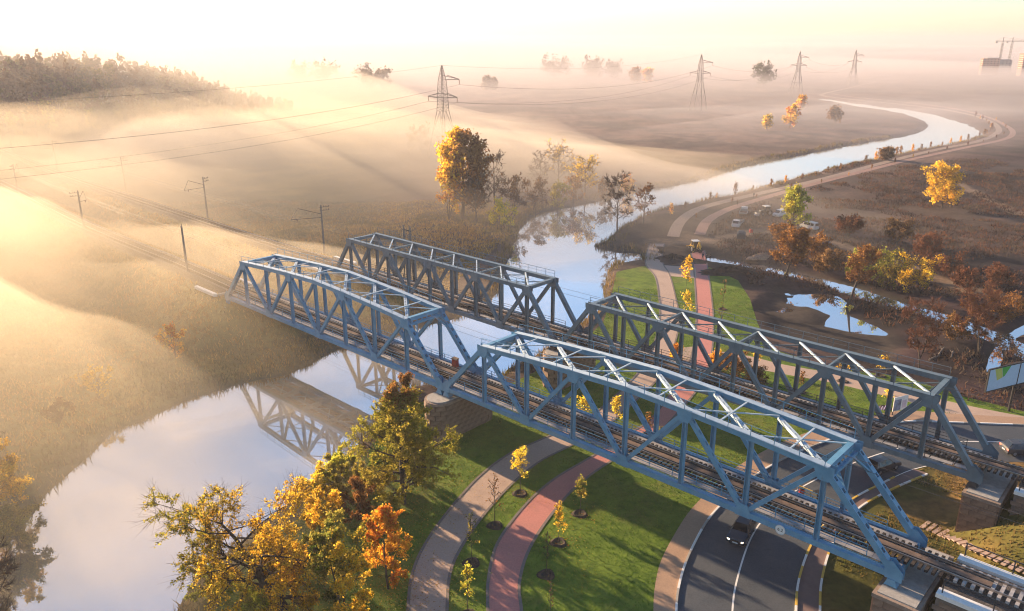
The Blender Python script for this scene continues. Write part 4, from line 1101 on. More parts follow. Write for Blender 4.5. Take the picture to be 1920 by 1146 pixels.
# --- grasses, reeds and scrub that nobody could count
def blades(name, X, Y, hmin, hmax, wid, cols, label, seed, lean=0.35, per=1, spread=0.0, zoff=-0.03, flatz=None):
    r = np.random.default_rng(seed)
    if per > 1:
        X = np.repeat(X, per) + r.normal(0, spread, len(X) * per); Y = np.repeat(Y, per) + r.normal(0, spread, len(Y) * per)
    Z = terrain(X, Y) if flatz is None else np.full(len(X), flatz)
    ok = Z > 0.02; X, Y, Z = X[ok], Y[ok], Z[ok]
    n = len(X); h = r.uniform(hmin, hmax, n); a = r.uniform(0, 6.283, n); w = wid * r.uniform(0.6, 1.4, n)
    dx, dy = np.cos(a) * w / 2, np.sin(a) * w / 2; lx, ly = r.normal(0, lean, n) * h, r.normal(0, lean, n) * h
    V = np.stack([np.c_[X - dx, Y - dy, Z + zoff], np.c_[X + dx, Y + dy, Z + zoff], np.c_[X + lx, Y + ly, Z + h]], 1).reshape(-1, 3)
    F = np.arange(3 * n).reshape(n, 3)
    pc = np.array(cols); t = fbm(X, Y, 6, 3); c = pc[np.clip((t * 2.2 - 0.6) * len(pc) + r.uniform(-.8, .8, n), 0, len(pc) - 1).astype(int)] * r.uniform(0.75, 1.25, (n, 1))
    o = link(name, mesh_np(name, V, F, M_blade, np.repeat(c, 3, 0)))
    return tag(o, label, kind='stuff')
def scatter(n, x0, x1, y0, y1, seed, ok):
    r = np.random.default_rng(seed); X = r.uniform(x0, x1, n); Y = r.uniform(y0, y1, n); m = ok(X, Y); return X[m], Y[m]
LW = GL(LAWN)
path_polys = [np.r_[catmull(GL(a)[:, :2], 4), catmull(GL(b)[:, :2], 4)[::-1]] for a, b in ((P1L, P1R), (P2L, P2R))]
swl = np.r_[GL([(1225, 1260), (1225, 1146), (1228, 1100), (1240, 1050), (1275, 985), (1305, 945), (1365, 887), (1440, 842), (1500, 816), (1560, 797), (1640, 779), (1700, 770), (1800, 777), (2050, 790)]), GL(KERB_L)[::-1]]
crossp = GL([(1312, 655), (1400, 665), (1560, 698), (1750, 744), (1960, 788), (1900, 796), (1750, 768), (1560, 720), (1400, 692), (1300, 692)])
def on_lawn(X, Y):
    m = inside(X, Y, LW) & ~inside(X, Y, path_polys[0]) & ~inside(X, Y, path_polys[1]) & ~inside(X, Y, swl) & ~inside(X, Y, crossp)
    q0 = (X - BO.x) * BN.x + (Y - BO.y) * BN.y
    return m
lx, ly = scatter(330000, -45, 100, 40, 150, 1, on_lawn)
blades('lawn_grass', lx, ly, 0.05, 0.15, 0.10, [(0.075, 0.15, 0.014), (0.115, 0.19, 0.02), (0.165, 0.225, 0.028), (0.20, 0.21, 0.04)], 'mown green grass of the park lawn', 2, flatz=1.008, zoff=0.0)
def west(X, Y):
    return (seg_dist(X, Y, TRACK_A) > 3.2) & (seg_dist(X, Y, TRACK_B) > 3.2) & ~inside(X, Y, RIVER) & (X < np.interp(Y, [40, 100, 180, 260], [-45, -25, -5, 20])) 
wx, wy = scatter(75000, -150, 30, 62, 240, 3, west)
blades('meadow_grass', wx, wy, 0.25, 0.75, 0.22, [(0.17, 0.14, 0.036), (0.34, 0.22, 0.06), (0.48, 0.31, 0.095), (0.42, 0.24, 0.065)], 'tall golden meadow grass on the left bank', 4, 0.4, 3, 0.35)
bk = resample(RIVER, 2600) + np.random.default_rng(8).normal(0, 1.5, (2600, 2))
bk = bk[(bk[:, 1] < 420) & (bk[:, 1] > 45)]
bk = bk[~(inside(bk[:, 0], bk[:, 1], PARK) & (bk[:, 1] > 100))]
blades('bank_reeds', bk[:, 0], bk[:, 1], 0.5, 1.5, 0.16, [(0.16, 0.11, 0.04), (0.26, 0.17, 0.06), (0.13, 0.11, 0.035)], 'tawny reeds along the river banks', 9, 0.25, 14, 0.7)
def east(X, Y):
    return ~inside(X, Y, RIVER) & ~inside(X, Y, PARK) & (seg_dist(X, Y, WALK1) > 3) & (seg_dist(X, Y, WALK2) > 3) & ~inside(X, Y, MUD) & (seg_dist(X, Y, TRAILS[0]) > 2.5) & (X > np.interp(Y, [90, 150, 200, 300], [58, 48, 50, 110])) & (X < Y * 0.85 + 20) & (fbm(X, Y, 14, 3) > 0.44)
hx, hy = scatter(60000, 40, 290, 95, 330, 6, east)
blades('heath_scrub', hx, hy, 0.2, 0.9, 0.30, [(0.04, 0.028, 0.024), (0.075, 0.045, 0.034), (0.14, 0.068, 0.042), (0.095, 0.07, 0.05)], 'brown heather scrub on the heath', 7, 0.5, 3, 0.5)
def dryslope(X, Y):
    q0 = (X - BO.x) * BD.x + (Y - BO.y) * BD.y; q1 = (X - BO.x) * BN.x + (Y - BO.y) * BN.y
    return (q0 > 46) & (q0 < 110) & (q1 > -16) & (q1 < 40) & (np.abs(q1 - 2.9) > 3.6) & (np.abs(q1 - 23.7) > 3.6) & ~inside(X, Y, np.r_[GL(KERB_L), GL(ROAD_R)[::-1]]) & (seg_dist(X, Y, outer) > 0.6) & ~inside(X, Y, np.r_[GL(ROAD_R[:8]), outer[::-1].repeat(1, 0).tolist() and np.c_[outer[::-1], np.ones(len(outer))]])
dx_, dy_ = scatter(60000, 15, 110, 20, 110, 10, dryslope)
blades('dry_grass', dx_, dy_, 0.12, 0.38, 0.15, [(0.085, 0.095, 0.02), (0.12, 0.11, 0.028), (0.17, 0.125, 0.04), (0.20, 0.14, 0.05)], 'dry yellow green grass on the embankment slopes', 11, 0.4, 2, 0.2)

# fallen leaves under the trees
r3 = np.random.default_rng(44); FX = []; 
for (px, py, sp, n) in ((757, 950, 4.5, 2200), (560, 1140, 6.0, 2600), (728, 1104, 3.0, 1600), (975, 926, 1.6, 260), (1286, 570, 3, 500), (1087, 964, 1.5, 160), (1047, 1018, 1.4, 200)):
    g = G(px, py); FX.append(np.c_[r3.normal(g[0] + sp * .3, sp, n), r3.normal(g[1], sp, n)])
FX = np.concatenate(FX); FX = FX[inside(FX[:, 0], FX[:, 1], LW)]
V, F = leaf_quads(np.c_[FX, np.full(len(FX), 1.10)], 0.07, r3, 0.0); V[:, 2] = 1.075 + (V[:, 2] - 1.10) * 0.3
fc_ = np.array([(0.45, 0.24, 0.03), (0.36, 0.15, 0.03), (0.50, 0.34, 0.06), (0.22, 0.13, 0.05)])[r3.integers(0, 4, len(FX))]
tag(link('fallen_leaves', mesh_np('fallen_leaves', V, F, M_blade, np.repeat(fc_, 4, 0))), 'fallen yellow leaves scattered under the trees', kind='stuff')

# ------------------------------------------------------------------ power line
M_lattice = mat('galvanised_lattice', (0.07, 0.068, 0.07), 0.6, 0.2, 1.0)
M_wire = mat('wire', (0.06, 0.055, 0.055), 0.6, 0.1, 1)
M_insul = mat('insulator', (0.20, 0.12, 0.09), 0.4, 0.15, 2)
def pylon(loc, rz, H, label, th=1.0):
    e = empty('power_pylon', loc, rz, label, 'pylon', None)
    lv = [(0, 5.0), (0.27, 3.4), (0.53, 1.75), (0.60, 1.62), (0.67, 1.5), (0.76, 1.35), (0.85, 1.15), (0.93, 0.6), (1.0, 0.12)]
    cor = [(-1, -1), (1, -1), (1, 1), (-1, 1)]
    def C(i, k): z, w = lv[i]; return Vector((cor[k][0] * w, cor[k][1] * w, z * H))
    for k in range(4):
        mb = MB()
        for i in range(len(lv) - 1): mb.bar(C(i, k), C(i + 1, k), 0.20 * th, 0.20 * th)
        mb.build('leg', M_lattice, e)
    for k in range(4):
        mb = MB(); k2 = (k + 1) % 4
        for i in range(len(lv) - 1):
            n = 1 if i < 2 else 2
            if i == 7: n = 3
            for q in range(n):
                a0 = C(i, k).lerp(C(i + 1, k), q / n); a1 = C(i, k).lerp(C(i + 1, k), (q + 1) / n)
                b0 = C(i, k2).lerp(C(i + 1, k2), q / n); b1 = C(i, k2).lerp(C(i + 1, k2), (q + 1) / n)
                if i < 2:
                    m = (a1 + b1) / 2; mb.bar(a0, m, 0.08 * th, 0.08 * th); mb.bar(b0, m, 0.08 * th, 0.08 * th)
                    mb.bar(a0.lerp(a1, .5), a0.lerp(m, .5), .05 * th, .05 * th); mb.bar(b0.lerp(b1, .5), b0.lerp(m, .5), .05 * th, .05 * th)
                else: mb.bar(a0, b1, 0.055 * th, 0.055 * th); mb.bar(b0, a1, 0.055 * th, 0.055 * th)
                mb.bar(a1, b1, 0.06 * th, 0.06 * th)
        mb.build('bracing', M_lattice, e)
    tips = []
    for sx, zf, ln in ((-1, 0.67, 7.4), (1, 0.67, 7.4), (1, 0.855, 8.6)):
        mb = MB(); tip = Vector((sx * ln, 0, zf * H + 0.2)); w = 1.45
        for y in (-w, w):
            mb.bar((sx * w, y, zf * H), tip, 0.22 * th, 0.22 * th); mb.bar((sx * w, y, (zf + 0.045) * H), tip + Vector((0, 0, 0.2)), 0.18 * th, 0.18 * th)
            for f in (0.3, 0.6): mb.bar(Vector((sx * w, y, zf * H)).lerp(tip, f), Vector((sx * w, y, (zf + 0.045) * H)).lerp(tip, f + .15), .05 * th, .05 * th)
        mb.bar((sx * w, -w, zf * H), (sx * w, w, zf * H), 0.055 * th, 0.055 * th)
        mb.build('cross_arm', M_lattice, e)
        st = MB(); pts = [tip + Vector((0, 0, -0.25 * i)) for i in range(8)]
        st.tube(pts, [0.10, 0.17] * 4, 6); st.build('insulator', M_insul, e)
        tips.append(tip + Vector((0, 0, -1.9)))
    return e, tips
dir_ = math.atan2(520 - 330, 208)
PY = [(G(833, 300)[:2], 'tall lattice pylon behind the great orange tree', 1.0), (G(1308, 208)[:2], 'hazy lattice pylon on the plain left of the river loop', 1.1), (G(1492, 176)[:2], 'faint lattice pylon above the river loop', 1.2), (G(1597, 161)[:2], 'barely visible lattice pylon far along the line', 1.2)]
p1 = Vector((*PY[0][0], 0)); p2 = Vector((*PY[1][0], 0)); p0 = p1 + (p1 - p2) * 0.95
PY = [((p0.x, p0.y), 'lattice pylon beyond the left edge of the meadow', 1.0)] + PY
pyl = []
for i, (xy, lb, th) in enumerate(PY):
    j = min(i, len(PY) - 2); dx, dy = PY[j + 1][0][0] - PY[j][0][0], PY[j + 1][0][1] - PY[j][0][1]
    rz = math.atan2(dy, dx) - math.pi / 2
    e, tips = pylon((xy[0], xy[1], tz(*xy) - 0.1), rz, 38.0, lb, th)
    M = Matrix.Translation(e.location) @ Matrix.Rotation(rz, 4, 'Z')
    pyl.append([M @ t for t in tips] + [M @ Vector((0, 0, 38.0))])
def wire(name, label, a, b, sag, r, cat='wire', group=None):
    pts = []
    for i in range(25):
        t = i / 24; p = a.lerp(b, t); p = p - Vector((0, 0, sag * 4 * t * (1 - t))); pts.append(p - a)
    o = MB().tube(pts, r, 4).build(name, M_wire, None, a)
    return tag(o, label, cat, group)
for i in range(len(pyl) - 1):
    nm = ('crossing the misty meadow to the tall pylon', 'between the tall pylon and the hazy one', 'from the hazy pylon to the faint one', 'between the two faintest pylons')[i]
    for q, w in enumerate(('left lower conductor', 'right lower conductor', 'upper conductor', 'earth wire')):
        if q == 3 and i > 1: continue
        wire('power_line', w + ' ' + nm, pyl[i][q], pyl[i + 1][q], 7.0 if q < 3 else 4.5, 0.042 if q < 3 else 0.028, 'power line')

# ------------------------------------------------------------------ catenary masts along the lines
M_pole = mat('concrete_pole', (0.23, 0.20, 0.17), 0.9, 0.2, 2)
def mast(label, px, py, track_pl, h=9.6):
    x, y, z = G(px, py, 6.6)
    zz = tz(x, y) - 0.2
    d = np.linalg.norm(track_pl - np.array([x, y]), axis=1); i = int(np.argmin(d)); tx, ty = track_pl[i] - np.array([x, y])
    rz = math.atan2(ty, tx)
    H = h + (6.6 - zz)
    e = empty('catenary_mast', (x, y, zz), rz, label, 'mast', 'masts along the railway lines')
    D = float(d[i])
    MB().tube([(0, 0, 0), (0, 0, H * .5), (0, 0, H)], [0.24, 0.2, 0.15], 8).build('pole', M_pole, e)
    mb = MB().bar((0, 0, H - 1.9), (D * 0.75, 0, H - 0.2), 0.09, 0.09); mb.bar((0, 0, H - 2.6), (D, 0, H - 2.3), 0.08, 0.08); mb.bar((D * .75, 0, H - .2), (D, 0, H - 2.3), 0.05, 0.05)
    mb.build('bracket', M_steel, e)
    mb = MB()
    for k, zq in enumerate((H - 0.5, H - 1.2)):
        mb.bar((-1.7, 0, zq), (0.3, 0, zq), 0.08, 0.08)
        for xq in (-1.6, -1.1, -0.6): mb.box((xq, 0, zq + 0.16), (0.10, 0.10, 0.26))
    mb.build('cross_arm', M_steel, e)
    MB().tube([(D * .8, 0, H - 2.34), (D * .8, 0, H - 2.8)], [.09, .09], 6).build('insulator', M_insul, e)
for k, (px, py) in enumerate([(353, 520), (159, 436), (37, 374)]):
    mast(['concrete catenary mast nearest the blue span on the left bank', 'second catenary mast from the blue span along its line', 'third catenary mast from the blue span along its line'][k], px, py, plA)
for k, (px, py) in enumerate([(608, 470), (389, 404), (236, 356), (107, 317), (24, 288)]):
    mast(['concrete catenary mast nearest the grey span on the left bank', 'second catenary mast from the grey span along its line', 'third catenary mast from the grey span along its line', 'fourth catenary mast from the grey span along its line', 'fifth catenary mast from the grey span along its line'][k], px, py, plB)
for pl, lb in ((plA, 'blue'), (plB, 'grey')):
    pts = [Vector((p[0], p[1], ZR + 6.0)) for p in pl[::3]]
    a = pts[0]
    for h, nm in ((0, 'contact wire'), (0.75, 'carrier wire')):
        o = MB().tube([p - a + Vector((0, 0, h)) for p in pts], 0.022, 3).build('overhead_wire', M_wire, None, a)
        tag(o, f'overhead {nm} above the track through the {lb} spans', 'wire')
# two-legged anchor mast behind the misty grey span
x, y, _ = P(-44, 31, 0); e = empty('anchor_mast', (x, y, tz(x, y) - .2), YAW, 'two legged anchor mast rising behind the misty grey span', 'mast')
for q in (-0.9, 0.9):
    MB().tube([(q - .5, 0, 0), (q, 0, 14.5)], [.2, .14], 6).build('leg', M_pole, e); MB().tube([(q + .6, 0, 0), (q + .12, 0, 14.0)], [.18, .12], 6).build('leg', M_pole, e)
MB().bar((-1.2, 0, 13.6), (1.2, 0, 13.6), .15, .15).build('cross_arm', M_steel, e)

# ------------------------------------------------------------------ vehicles
M_rubber = mat('tyre_rubber', (0.02, 0.02, 0.02), 0.9, 0.2, 5)
M_rim = mat('wheel_rim', (0.35, 0.35, 0.36), 0.4, 0.1, 5, metal=0.7)
M_glass = mat('vehicle_glass', (0.015, 0.02, 0.025), 0.06, 0.1, 2, spec=0.6)
M_black = mat('black_car_paint', (0.010, 0.020, 0.036), 0.3, 0.1, 2, spec=0.6)
M_dkgrey = mat('dark_grey_car_paint', (0.045, 0.05, 0.06), 0.25, 0.1, 2, spec=0.6)
M_vwhite = mat('white_van_paint', (0.62, 0.60, 0.57), 0.4, 0.06, 2)
M_lampon = mat('lit_headlamp', (0.9, 0.85, 0.75), 0.3, 0.02, 2, emit=(1.0, 0.82, 0.6, 2.2))
M_lamp = mat('headlamp_glass', (0.5, 0.5, 0.5), 0.15, 0.05, 2)
M_tail = mat('tail_lamp', (0.42, 0.02, 0.015), 0.3, 0.1, 2)
M_tailon = mat('lit_tail_lamp', (0.5, 0.03, 0.02), 0.3, 0.05, 2, emit=(1.0, 0.08, 0.04, 2.0))
M_plate = mat('number_plate', (0.65, 0.65, 0.62), 0.5, 0.05, 3)
M_trim = mat('black_trim', (0.02, 0.02, 0.021), 0.6, 0.1, 3)
M_ochre = mat('digger_yellow', (0.48, 0.28, 0.035), 0.5, 0.15, 2)
M_tarp = mat('dark_blue_tarpaulin', (0.03, 0.045, 0.055), 0.7, 0.25, 2)
M_redp = mat('red_paint', (0.42, 0.04, 0.03), 0.5, 0.12, 3)
M_dkgreen = mat('dark_machine_paint', (0.035, 0.04, 0.04), 0.5, 0.2, 3)

def loft(stations, W, name, m, parent):
    """body shell lofted along y; stations (y, z_floor, z_belt, z_top, half_top_width)"""
    V = []; F = []
    for (y, z0, zb, zt, wt) in stations:
        h = W / 2
        ring = [(-h * 0.86, z0), (-h, z0 + 0.16), (-h, zb - 0.12), (-h * 0.965, zb), (-wt, zt), (0, zt + 0.025), (wt, zt), (h * 0.965, zb), (h, zb - 0.12), (h, z0 + 0.16), (h * 0.86, z0)]
        V += [(x, y, z) for x, z in ring]
    n = 11
    for i in range(len(stations) - 1):
        for k in range(n): k2 = (k + 1) % n; F.append((i * n + k, i * n + k2, (i + 1) * n + k2, (i + 1) * n + k))
    F.append(tuple(range(n))); F.append(tuple(range((len(stations) - 1) * n, len(stations) * n))[::-1])
    o = MB().add(V, F).build(name, m, parent)
    bm = o.data
    return o

def wheel(parent, x, y, r, w):
    side = 1 if x > 0 else -1
    t = MB().tube([(x - w / 2, y, r), (x + w / 2, y, r)], r, 18).build('wheel', M_rubber, parent)
    MB().tube([(x + side * (w / 2 - .01), y, r), (x + side * (w / 2 + .012), y, r)], r * 0.62, 14).build('rim', M_rim, t)
    return t

def car(name, label, loc, rz, paint, kind='suv', lights=False, tails=False, cat='car'):
    e = empty(name, loc, rz, label, cat)
    if kind == 'suv':
        W, zr, wb = 1.84, 0.34, (1.35, -1.33)
        st = [(2.22, .34, .62, .66, .62), (2.12, .24, .78, .82, .72), (1.2, .22, .95, 1.0, .74), (0.95, .22, .97, 1.05, .74), (0.25, .22, .99, 1.54, .60), (-.6, .22, .99, 1.60, .62), (-1.55, .22, 1.0, 1.55, .60), (-1.95, .24, 1.0, 1.12, .70), (-2.15, .24, .95, 1.02, .70), (-2.22, .36, .72, .8, .66)]
        ws, rs = (0.93, 1.06, .70, 0.28, 1.52, .57), (-1.60, 1.53, .56, -1.97, 1.10, .66)
        sw = [((0.72, 1.02), (0.22, 1.46), (-.45, 1.50), (-.45, 1.03)), ((-.53, 1.03), (-.53, 1.50), (-1.35, 1.46), (-1.62, 1.05))]
    else:
        W, zr, wb = 1.95, 0.34, (1.55, -1.35)
        st = [(2.35, .38, .75, .80, .70), (2.25, .26, .95, 1.02, .78), (1.75, .24, 1.12, 1.18, .80), (1.1, .24, 1.16, 1.93, .70), (0.2, .24, 1.16, 2.02, .74), (-1.9, .24, 1.16, 2.02, .74), (-2.28, .26, 1.14, 1.92, .72), (-2.36, .36, 1.0, 1.15, .80)]
        ws, rs = (1.73, 1.22, .78, 1.13, 1.88, .68), (-2.27, 1.86, .66, -2.36, 1.22, .74)
        sw = [((1.2, 1.2), (0.95, 1.80), (.25, 1.84), (.25, 1.2)), ((.12, 1.2), (.12, 1.84), (-.85, 1.84), (-.85, 1.2)), ((-.98, 1.2), (-.98, 1.84), (-1.95, 1.82), (-1.95, 1.2))]
    loft(st, W, 'body', paint, e)
    for nm, (y0, z0, w0, y1, z1, w1) in (('windscreen', ws), ('rear_window', rs)):
        d = 0.03 if nm == 'windscreen' else -0.03
        MB().plate([(-w0, y0 + d, z0 + .02), (w0, y0 + d, z0 + .02), (w1, y1 + d, z1 + .02), (-w1, y1 + d, z1 + .02)], (0, .012, .012)).build(nm, M_glass, e)
    belt = st[4][2]; top = st[4][3]; ht = st[4][4]
    for s_ in (-1, 1):
        for poly in sw:
            pts = []
            for y, z in poly:
                f = min(1, max(0, (z - belt) / (top - belt))); x = (W / 2 * .965) * (1 - f) + ht * f
                pts.append((s_ * (x + 0.022), y, z))
            MB().plate(pts, (0.012, 0, 0)).build('side_window', M_glass, e)
        wheel(e, s_ * (W / 2 - .12), wb[0], zr, .22); wheel(e, s_ * (W / 2 - .12), wb[1], zr, .22)
        yf = st[1][0] + .10; zf = st[1][2] - .12
        MB().add([(s_ * .58, yf + .05, zf - .06), (s_ * .84, yf - .03, zf - .05), (s_ * .84, yf - .05, zf + .05), (s_ * .58, yf + .02, zf + .05),
                  (s_ * .52, yf - .15, zf - .08), (s_ * .86, yf - .25, zf - .07), (s_ * .86, yf - .25, zf + .09), (s_ * .50, yf - .15, zf + .07)],
                 [(0, 1, 2, 3), (7, 6, 5, 4), (0, 4, 5, 1), (1, 5, 6, 2), (2, 6, 7, 3), (3, 7, 4, 0)]).build('headlight', M_lampon if lights else M_lamp, e)
        yr = st[-2][0]; MB().box((s_ * .76, yr - .02, st[-2][2] - .12), (.26, .14, .17)).build('tail_light', M_tailon if tails else M_tail, e)
        MB().box((s_ * (W / 2 + .10), st[3][0] - .12, belt + .1), (.2, .12, .14)).build('mirror', paint, e)
    MB().box((0, st[0][0] + .03, .48), (.52, .03, .12)).build('number_plate', M_plate, e)
    MB().box((0, st[0][0] + .02, .66), (.70, .06, .12)).build('grille', M_trim, e)
    MB().box((0, st[-1][0] - .02, .60), (.52, .03, .12)).build('number_plate', M_plate, e)
    return e
def heading(a, b):
    A, B = G(*a), G(*b); return math.atan2(B[1] - A[1], B[0] - A[0]) - math.pi / 2
x, y, _ = G(1390, 1004); car('car', 'black car with lit headlights driving out from under the blue span', (x, y, 1.02), heading((1408, 978), (1382, 1022)), M_black, lights=True)
x, y, _ = G(1652, 880); car('car', 'black car in the shadow under the grey span', (x, y, 1.02), heading((1620, 890), (1700, 862)), M_black, tails=True)
x, y, _ = G(1915, 850); car('car', 'dark grey car with red tail lights driving away past the grey span', (x, y, 1.02), heading((1860, 850), (1960, 851)), M_dkgrey, tails=True)
x, y, _ = G(1517, 428); car('minibus', 'white minibus standing on the heath beside the yellow green tree', (x, y, tz(x, y)), 0.55, M_vwhite, 'van', cat='minibus')
x, y, _ = G(1463, 404); car('van', 'white van half hidden behind the yellow green tree', (x, y, tz(x, y)), 2.2, M_vwhite, 'van', cat='van')

def flatbed(label, loc, rz, cargo=None):
    e = empty('flatbed_truck', loc, rz, label, 'truck')
    loft([(2.9, .5, 1.0, 1.06, .85), (2.82, .42, 1.35, 1.42, .88), (2.5, .42, 1.4, 2.1, .82), (1.5, .42, 1.4, 2.2, .84), (1.25, .42, 1.4, 2.1, .84)], 2.0, 'cab', M_vwhite, e)
    MB().plate([(-.8, 2.86, 1.42), (.8, 2.86, 1.42), (.78, 2.55, 2.05), (-.78, 2.55, 2.05)], (0, .02, .01)).build('windscreen', M_glass, e)
    for s_ in (-1, 1): MB().plate([(s_ * 1.0, 2.5, 1.4), (s_ * .92, 2.3, 1.98), (s_ * .92, 1.7, 2.0), (s_ * 1.0, 1.6, 1.4)], (.03, 0, 0)).build('side_window', M_glass, e)
    MB().box((0, -.9, .72), (.9, 4.6, .25)).build('chassis', M_trim, e)
    b = MB().box((0, -1.0, .95), (2.1, 4.2, .12)); b.build('bed', M_plank, e)
    for s_ in (-1, 1): MB().box((s_ * 1.05, -1.0, 1.2), (.06, 4.2, .42)).build('side_board', M_rim, e)
    MB().box((0, 1.08, 1.35), (2.1, .07, .75)).build('headboard', M_rim, e); MB().box((0, -3.1, 1.2), (2.1, .06, .42)).build('tailboard', M_rim, e)
    for s_ in (-1, 1):
        wheel(e, s_ * .88, 2.0, .42, .28); wheel(e, s_ * .88, -1.9, .42, .34)
        MB().box((s_ * .75, 2.9, .85), (.3, .06, .2)).build('headlight', M_lamp, e)
    return e
x, y, _ = G(1383, 424); flatbed('white flatbed truck facing the creek at the work site', (x, y, tz(x, y)), math.pi - 0.5)
x, y, _ = G(1394, 404); flatbed('pinkish white flatbed truck parked behind the other at the work site', (x, y, tz(x, y)), -0.35)

def tractor(label, name, loc, rz, body, roofm, digger):
    e = empty(name, loc, rz, label, 'tractor')
    loft([(2.2, .75, 1.2, 1.25, .3), (2.1, .6, 1.35, 1.45, .35), (0.9, .6, 1.45, 1.58, .4), (0.85, .6, 1.45, 1.55, .42)], .95, 'bonnet', body, e)
    loft([(0.85, .7, 1.6, 1.62, .68), (0.8, .6, 1.62, 2.5, .62), (-.7, .6, 1.62, 2.5, .62), (-.8, .7, 1.6, 1.7, .68)], 1.5, 'cab', M_glass, e)
    MB().box((0, .05, 2.62), (1.6, 1.8, .14)).build('roof', roofm, e)
    for sx in (-1, 1):
        for yy in (.78, -.7): MB().bar((sx * .7, yy, 1.5), (sx * .64, yy, 2.56), .09, .09).build('cab_pillar', body, e)
        wheel(e, sx * .85, -.55, .78, .42); wheel(e, sx * .75, 1.6, .5, .3)
        MB().add([(sx * a, b, c) for a in (.62, 1.08) for b, c in ((.3, 1.2), (.0, 1.68), (-1.0, 1.68), (-1.3, 1.25), (-.95, 1.58), (-.05, 1.58))],
                 [(0, 1, 2, 3, 4, 5), (11, 10, 9, 8, 7, 6), (0, 6, 7, 1), (1, 7, 8, 2), (2, 8, 9, 3)]).build('mudguard', body, e)
    MB().tube([(.35, 1.6, 1.4), (.35, 1.6, 2.4)], .05, 6).build('exhaust', M_trim, e)
    for sx in (-.6, .6): MB().bar((sx, 1.0, 1.3), (sx, 3.0, .45), .14, .2).build('loader_arm', body, e)
    MB().add([(x_, y_, z_) for x_ in (-1.1, 1.1) for y_, z_ in ((2.95, .15), (3.6, .12), (3.05, .35), (3.0, .85), (2.85, .85))], [(0, 1, 2, 3, 4), (9, 8, 7, 6, 5), (0, 5, 6, 1), (1, 6, 7, 2), (2, 7, 8, 3), (3, 8, 9, 4), (4, 9, 5, 0)]).build('front_bucket', M_rim if not digger else body, e)
    if digger:
        bm = MB().bar((0, -1.1, 1.0), (0, -2.4, 2.9), .3, .36); bm.build('boom', body, e)
        ds = MB().bar((0, -2.4, 2.9), (0, -3.3, 1.3), .24, .28); d = ds.build('dipper', body, e)
        MB().add([(x_, y_, z_) for x_ in (-.35, .35) for y_, z_ in ((-3.2, 1.4), (-3.55, 1.2), (-3.4, .6), (-2.95, .55), (-3.05, .85))], [(0, 1, 2, 3, 4), (9, 8, 7, 6, 5), (0, 5, 6, 1), (1, 6, 7, 2), (2, 7, 8, 3), (3, 8, 9, 4), (4, 9, 5, 0)]).build('bucket', M_trim, d)
        for sx in (-1, 1): MB().bar((sx * .4, -1.0, .8), (sx * 1.1, -1.3, .15), .14, .16).build('stabiliser', body, e)
    else:
        MB().bar((0.3, -1.0, .9), (0.5, -1.9, 2.9), .2, .24).build('boom', body, e)
x, y, _ = G(1303, 470); tractor('yellow backhoe loader with white roof on the unfinished footpath', 'backhoe_loader', (x, y, tz(x, y)), 0.15, M_ochre, M_vwhite, True)
x, y, _ = G(1436, 402); tractor('dark tractor with pale roof and front bucket near the embankment walk', 'tractor', (x, y, tz(x, y)), 1.9, M_dkgreen, M_vwhite, False)
# covered trailer and a red drum at the work site
x, y, _ = G(1389, 450); e = empty('trailer', (x, y, tz(x, y)), -0.3, 'trailer under a dark blue tarpaulin at the work site', 'trailer')
loft([(1.9, .55, 1.3, 1.6, .6), (1.7, .55, 1.5, 1.95, .55), (0, .55, 1.5, 2.05, .6), (-1.7, .55, 1.5, 1.9, .55), (-1.9, .55, 1.3, 1.5, .6)], 2.1, 'tarpaulin', M_tarp, e)
MB().bar((0, 1.9, .6), (0, 3.0, .5), .12, .12).build('drawbar', M_trim, e)
for sx in (-1, 1): wheel(e, sx * .95, 0, .36, .2)
x, y, _ = G(1408, 440); e = empty('mixer', (x, y, tz(x, y)), 0.4, 'small red concrete mixer beside the tarpaulin trailer', 'mixer')
MB().tube([(0, -.3, .75), (0, -.15, .7), (0, .25, .95), (0, .5, 1.15)], [.3, .5, .5, .28], 12).build('drum', M_redp, e)
for sx in (-1, 1): MB().bar((sx * .5, -.1, 0), (sx * .3, 0, .8), .07, .07).build('leg', M_trim, e)
wheel(e, -.35, -.45, .25, .1); wheel(e, .35, -.45, .25, .1)

# ------------------------------------------------------------------ people
M_skin = mat('skin', (0.40, 0.24, 0.17), 0.7, 0.05, 4)
M_hair = mat('hair', (0.03, 0.022, 0.018), 0.8, 0.2, 8)
CL = {k: mat('cloth_' + k, c, 0.9, 0.15, 6) for k, c in dict(navy=(0.03, 0.035, 0.055), grey=(0.10, 0.10, 0.105), black=(0.018, 0.018, 0.02), orange=(0.45, 0.14, 0.03), brown=(0.09, 0.06, 0.04)).items()}
def skin_mesh(name, verts, edges, radii, mats_by_z, root=0):
    me = bpy.data.meshes.new(name); me.from_pydata(verts, edges, []); o = bpy.data.objects.new(name, me); COL.objects.link(o)
    o.modifiers.new('skin', 'SKIN'); s = o.modifiers.new('sub', 'SUBSURF'); s.levels = 1; s.render_levels = 1
    for i, r_ in enumerate(radii): me.skin_vertices[0].data[i].radius = (r_, r_)
    me.skin_vertices[0].data[root].use_root = True
    dg = bpy.context.evaluated_depsgraph_get(); ev = o.evaluated_get(dg); out = bpy.data.meshes.new_from_object(ev)
    bpy.data.objects.remove(o); out.name = name
    for m, _ in mats_by_z: out.materials.append(m)
    for p in out.polygons:
        z = p.center.z; x_ = abs(p.center.x); p.use_smooth = True
        for i, (_, test) in enumerate(mats_by_z):
            if test(p.center): p.material_index = i; break
    return out
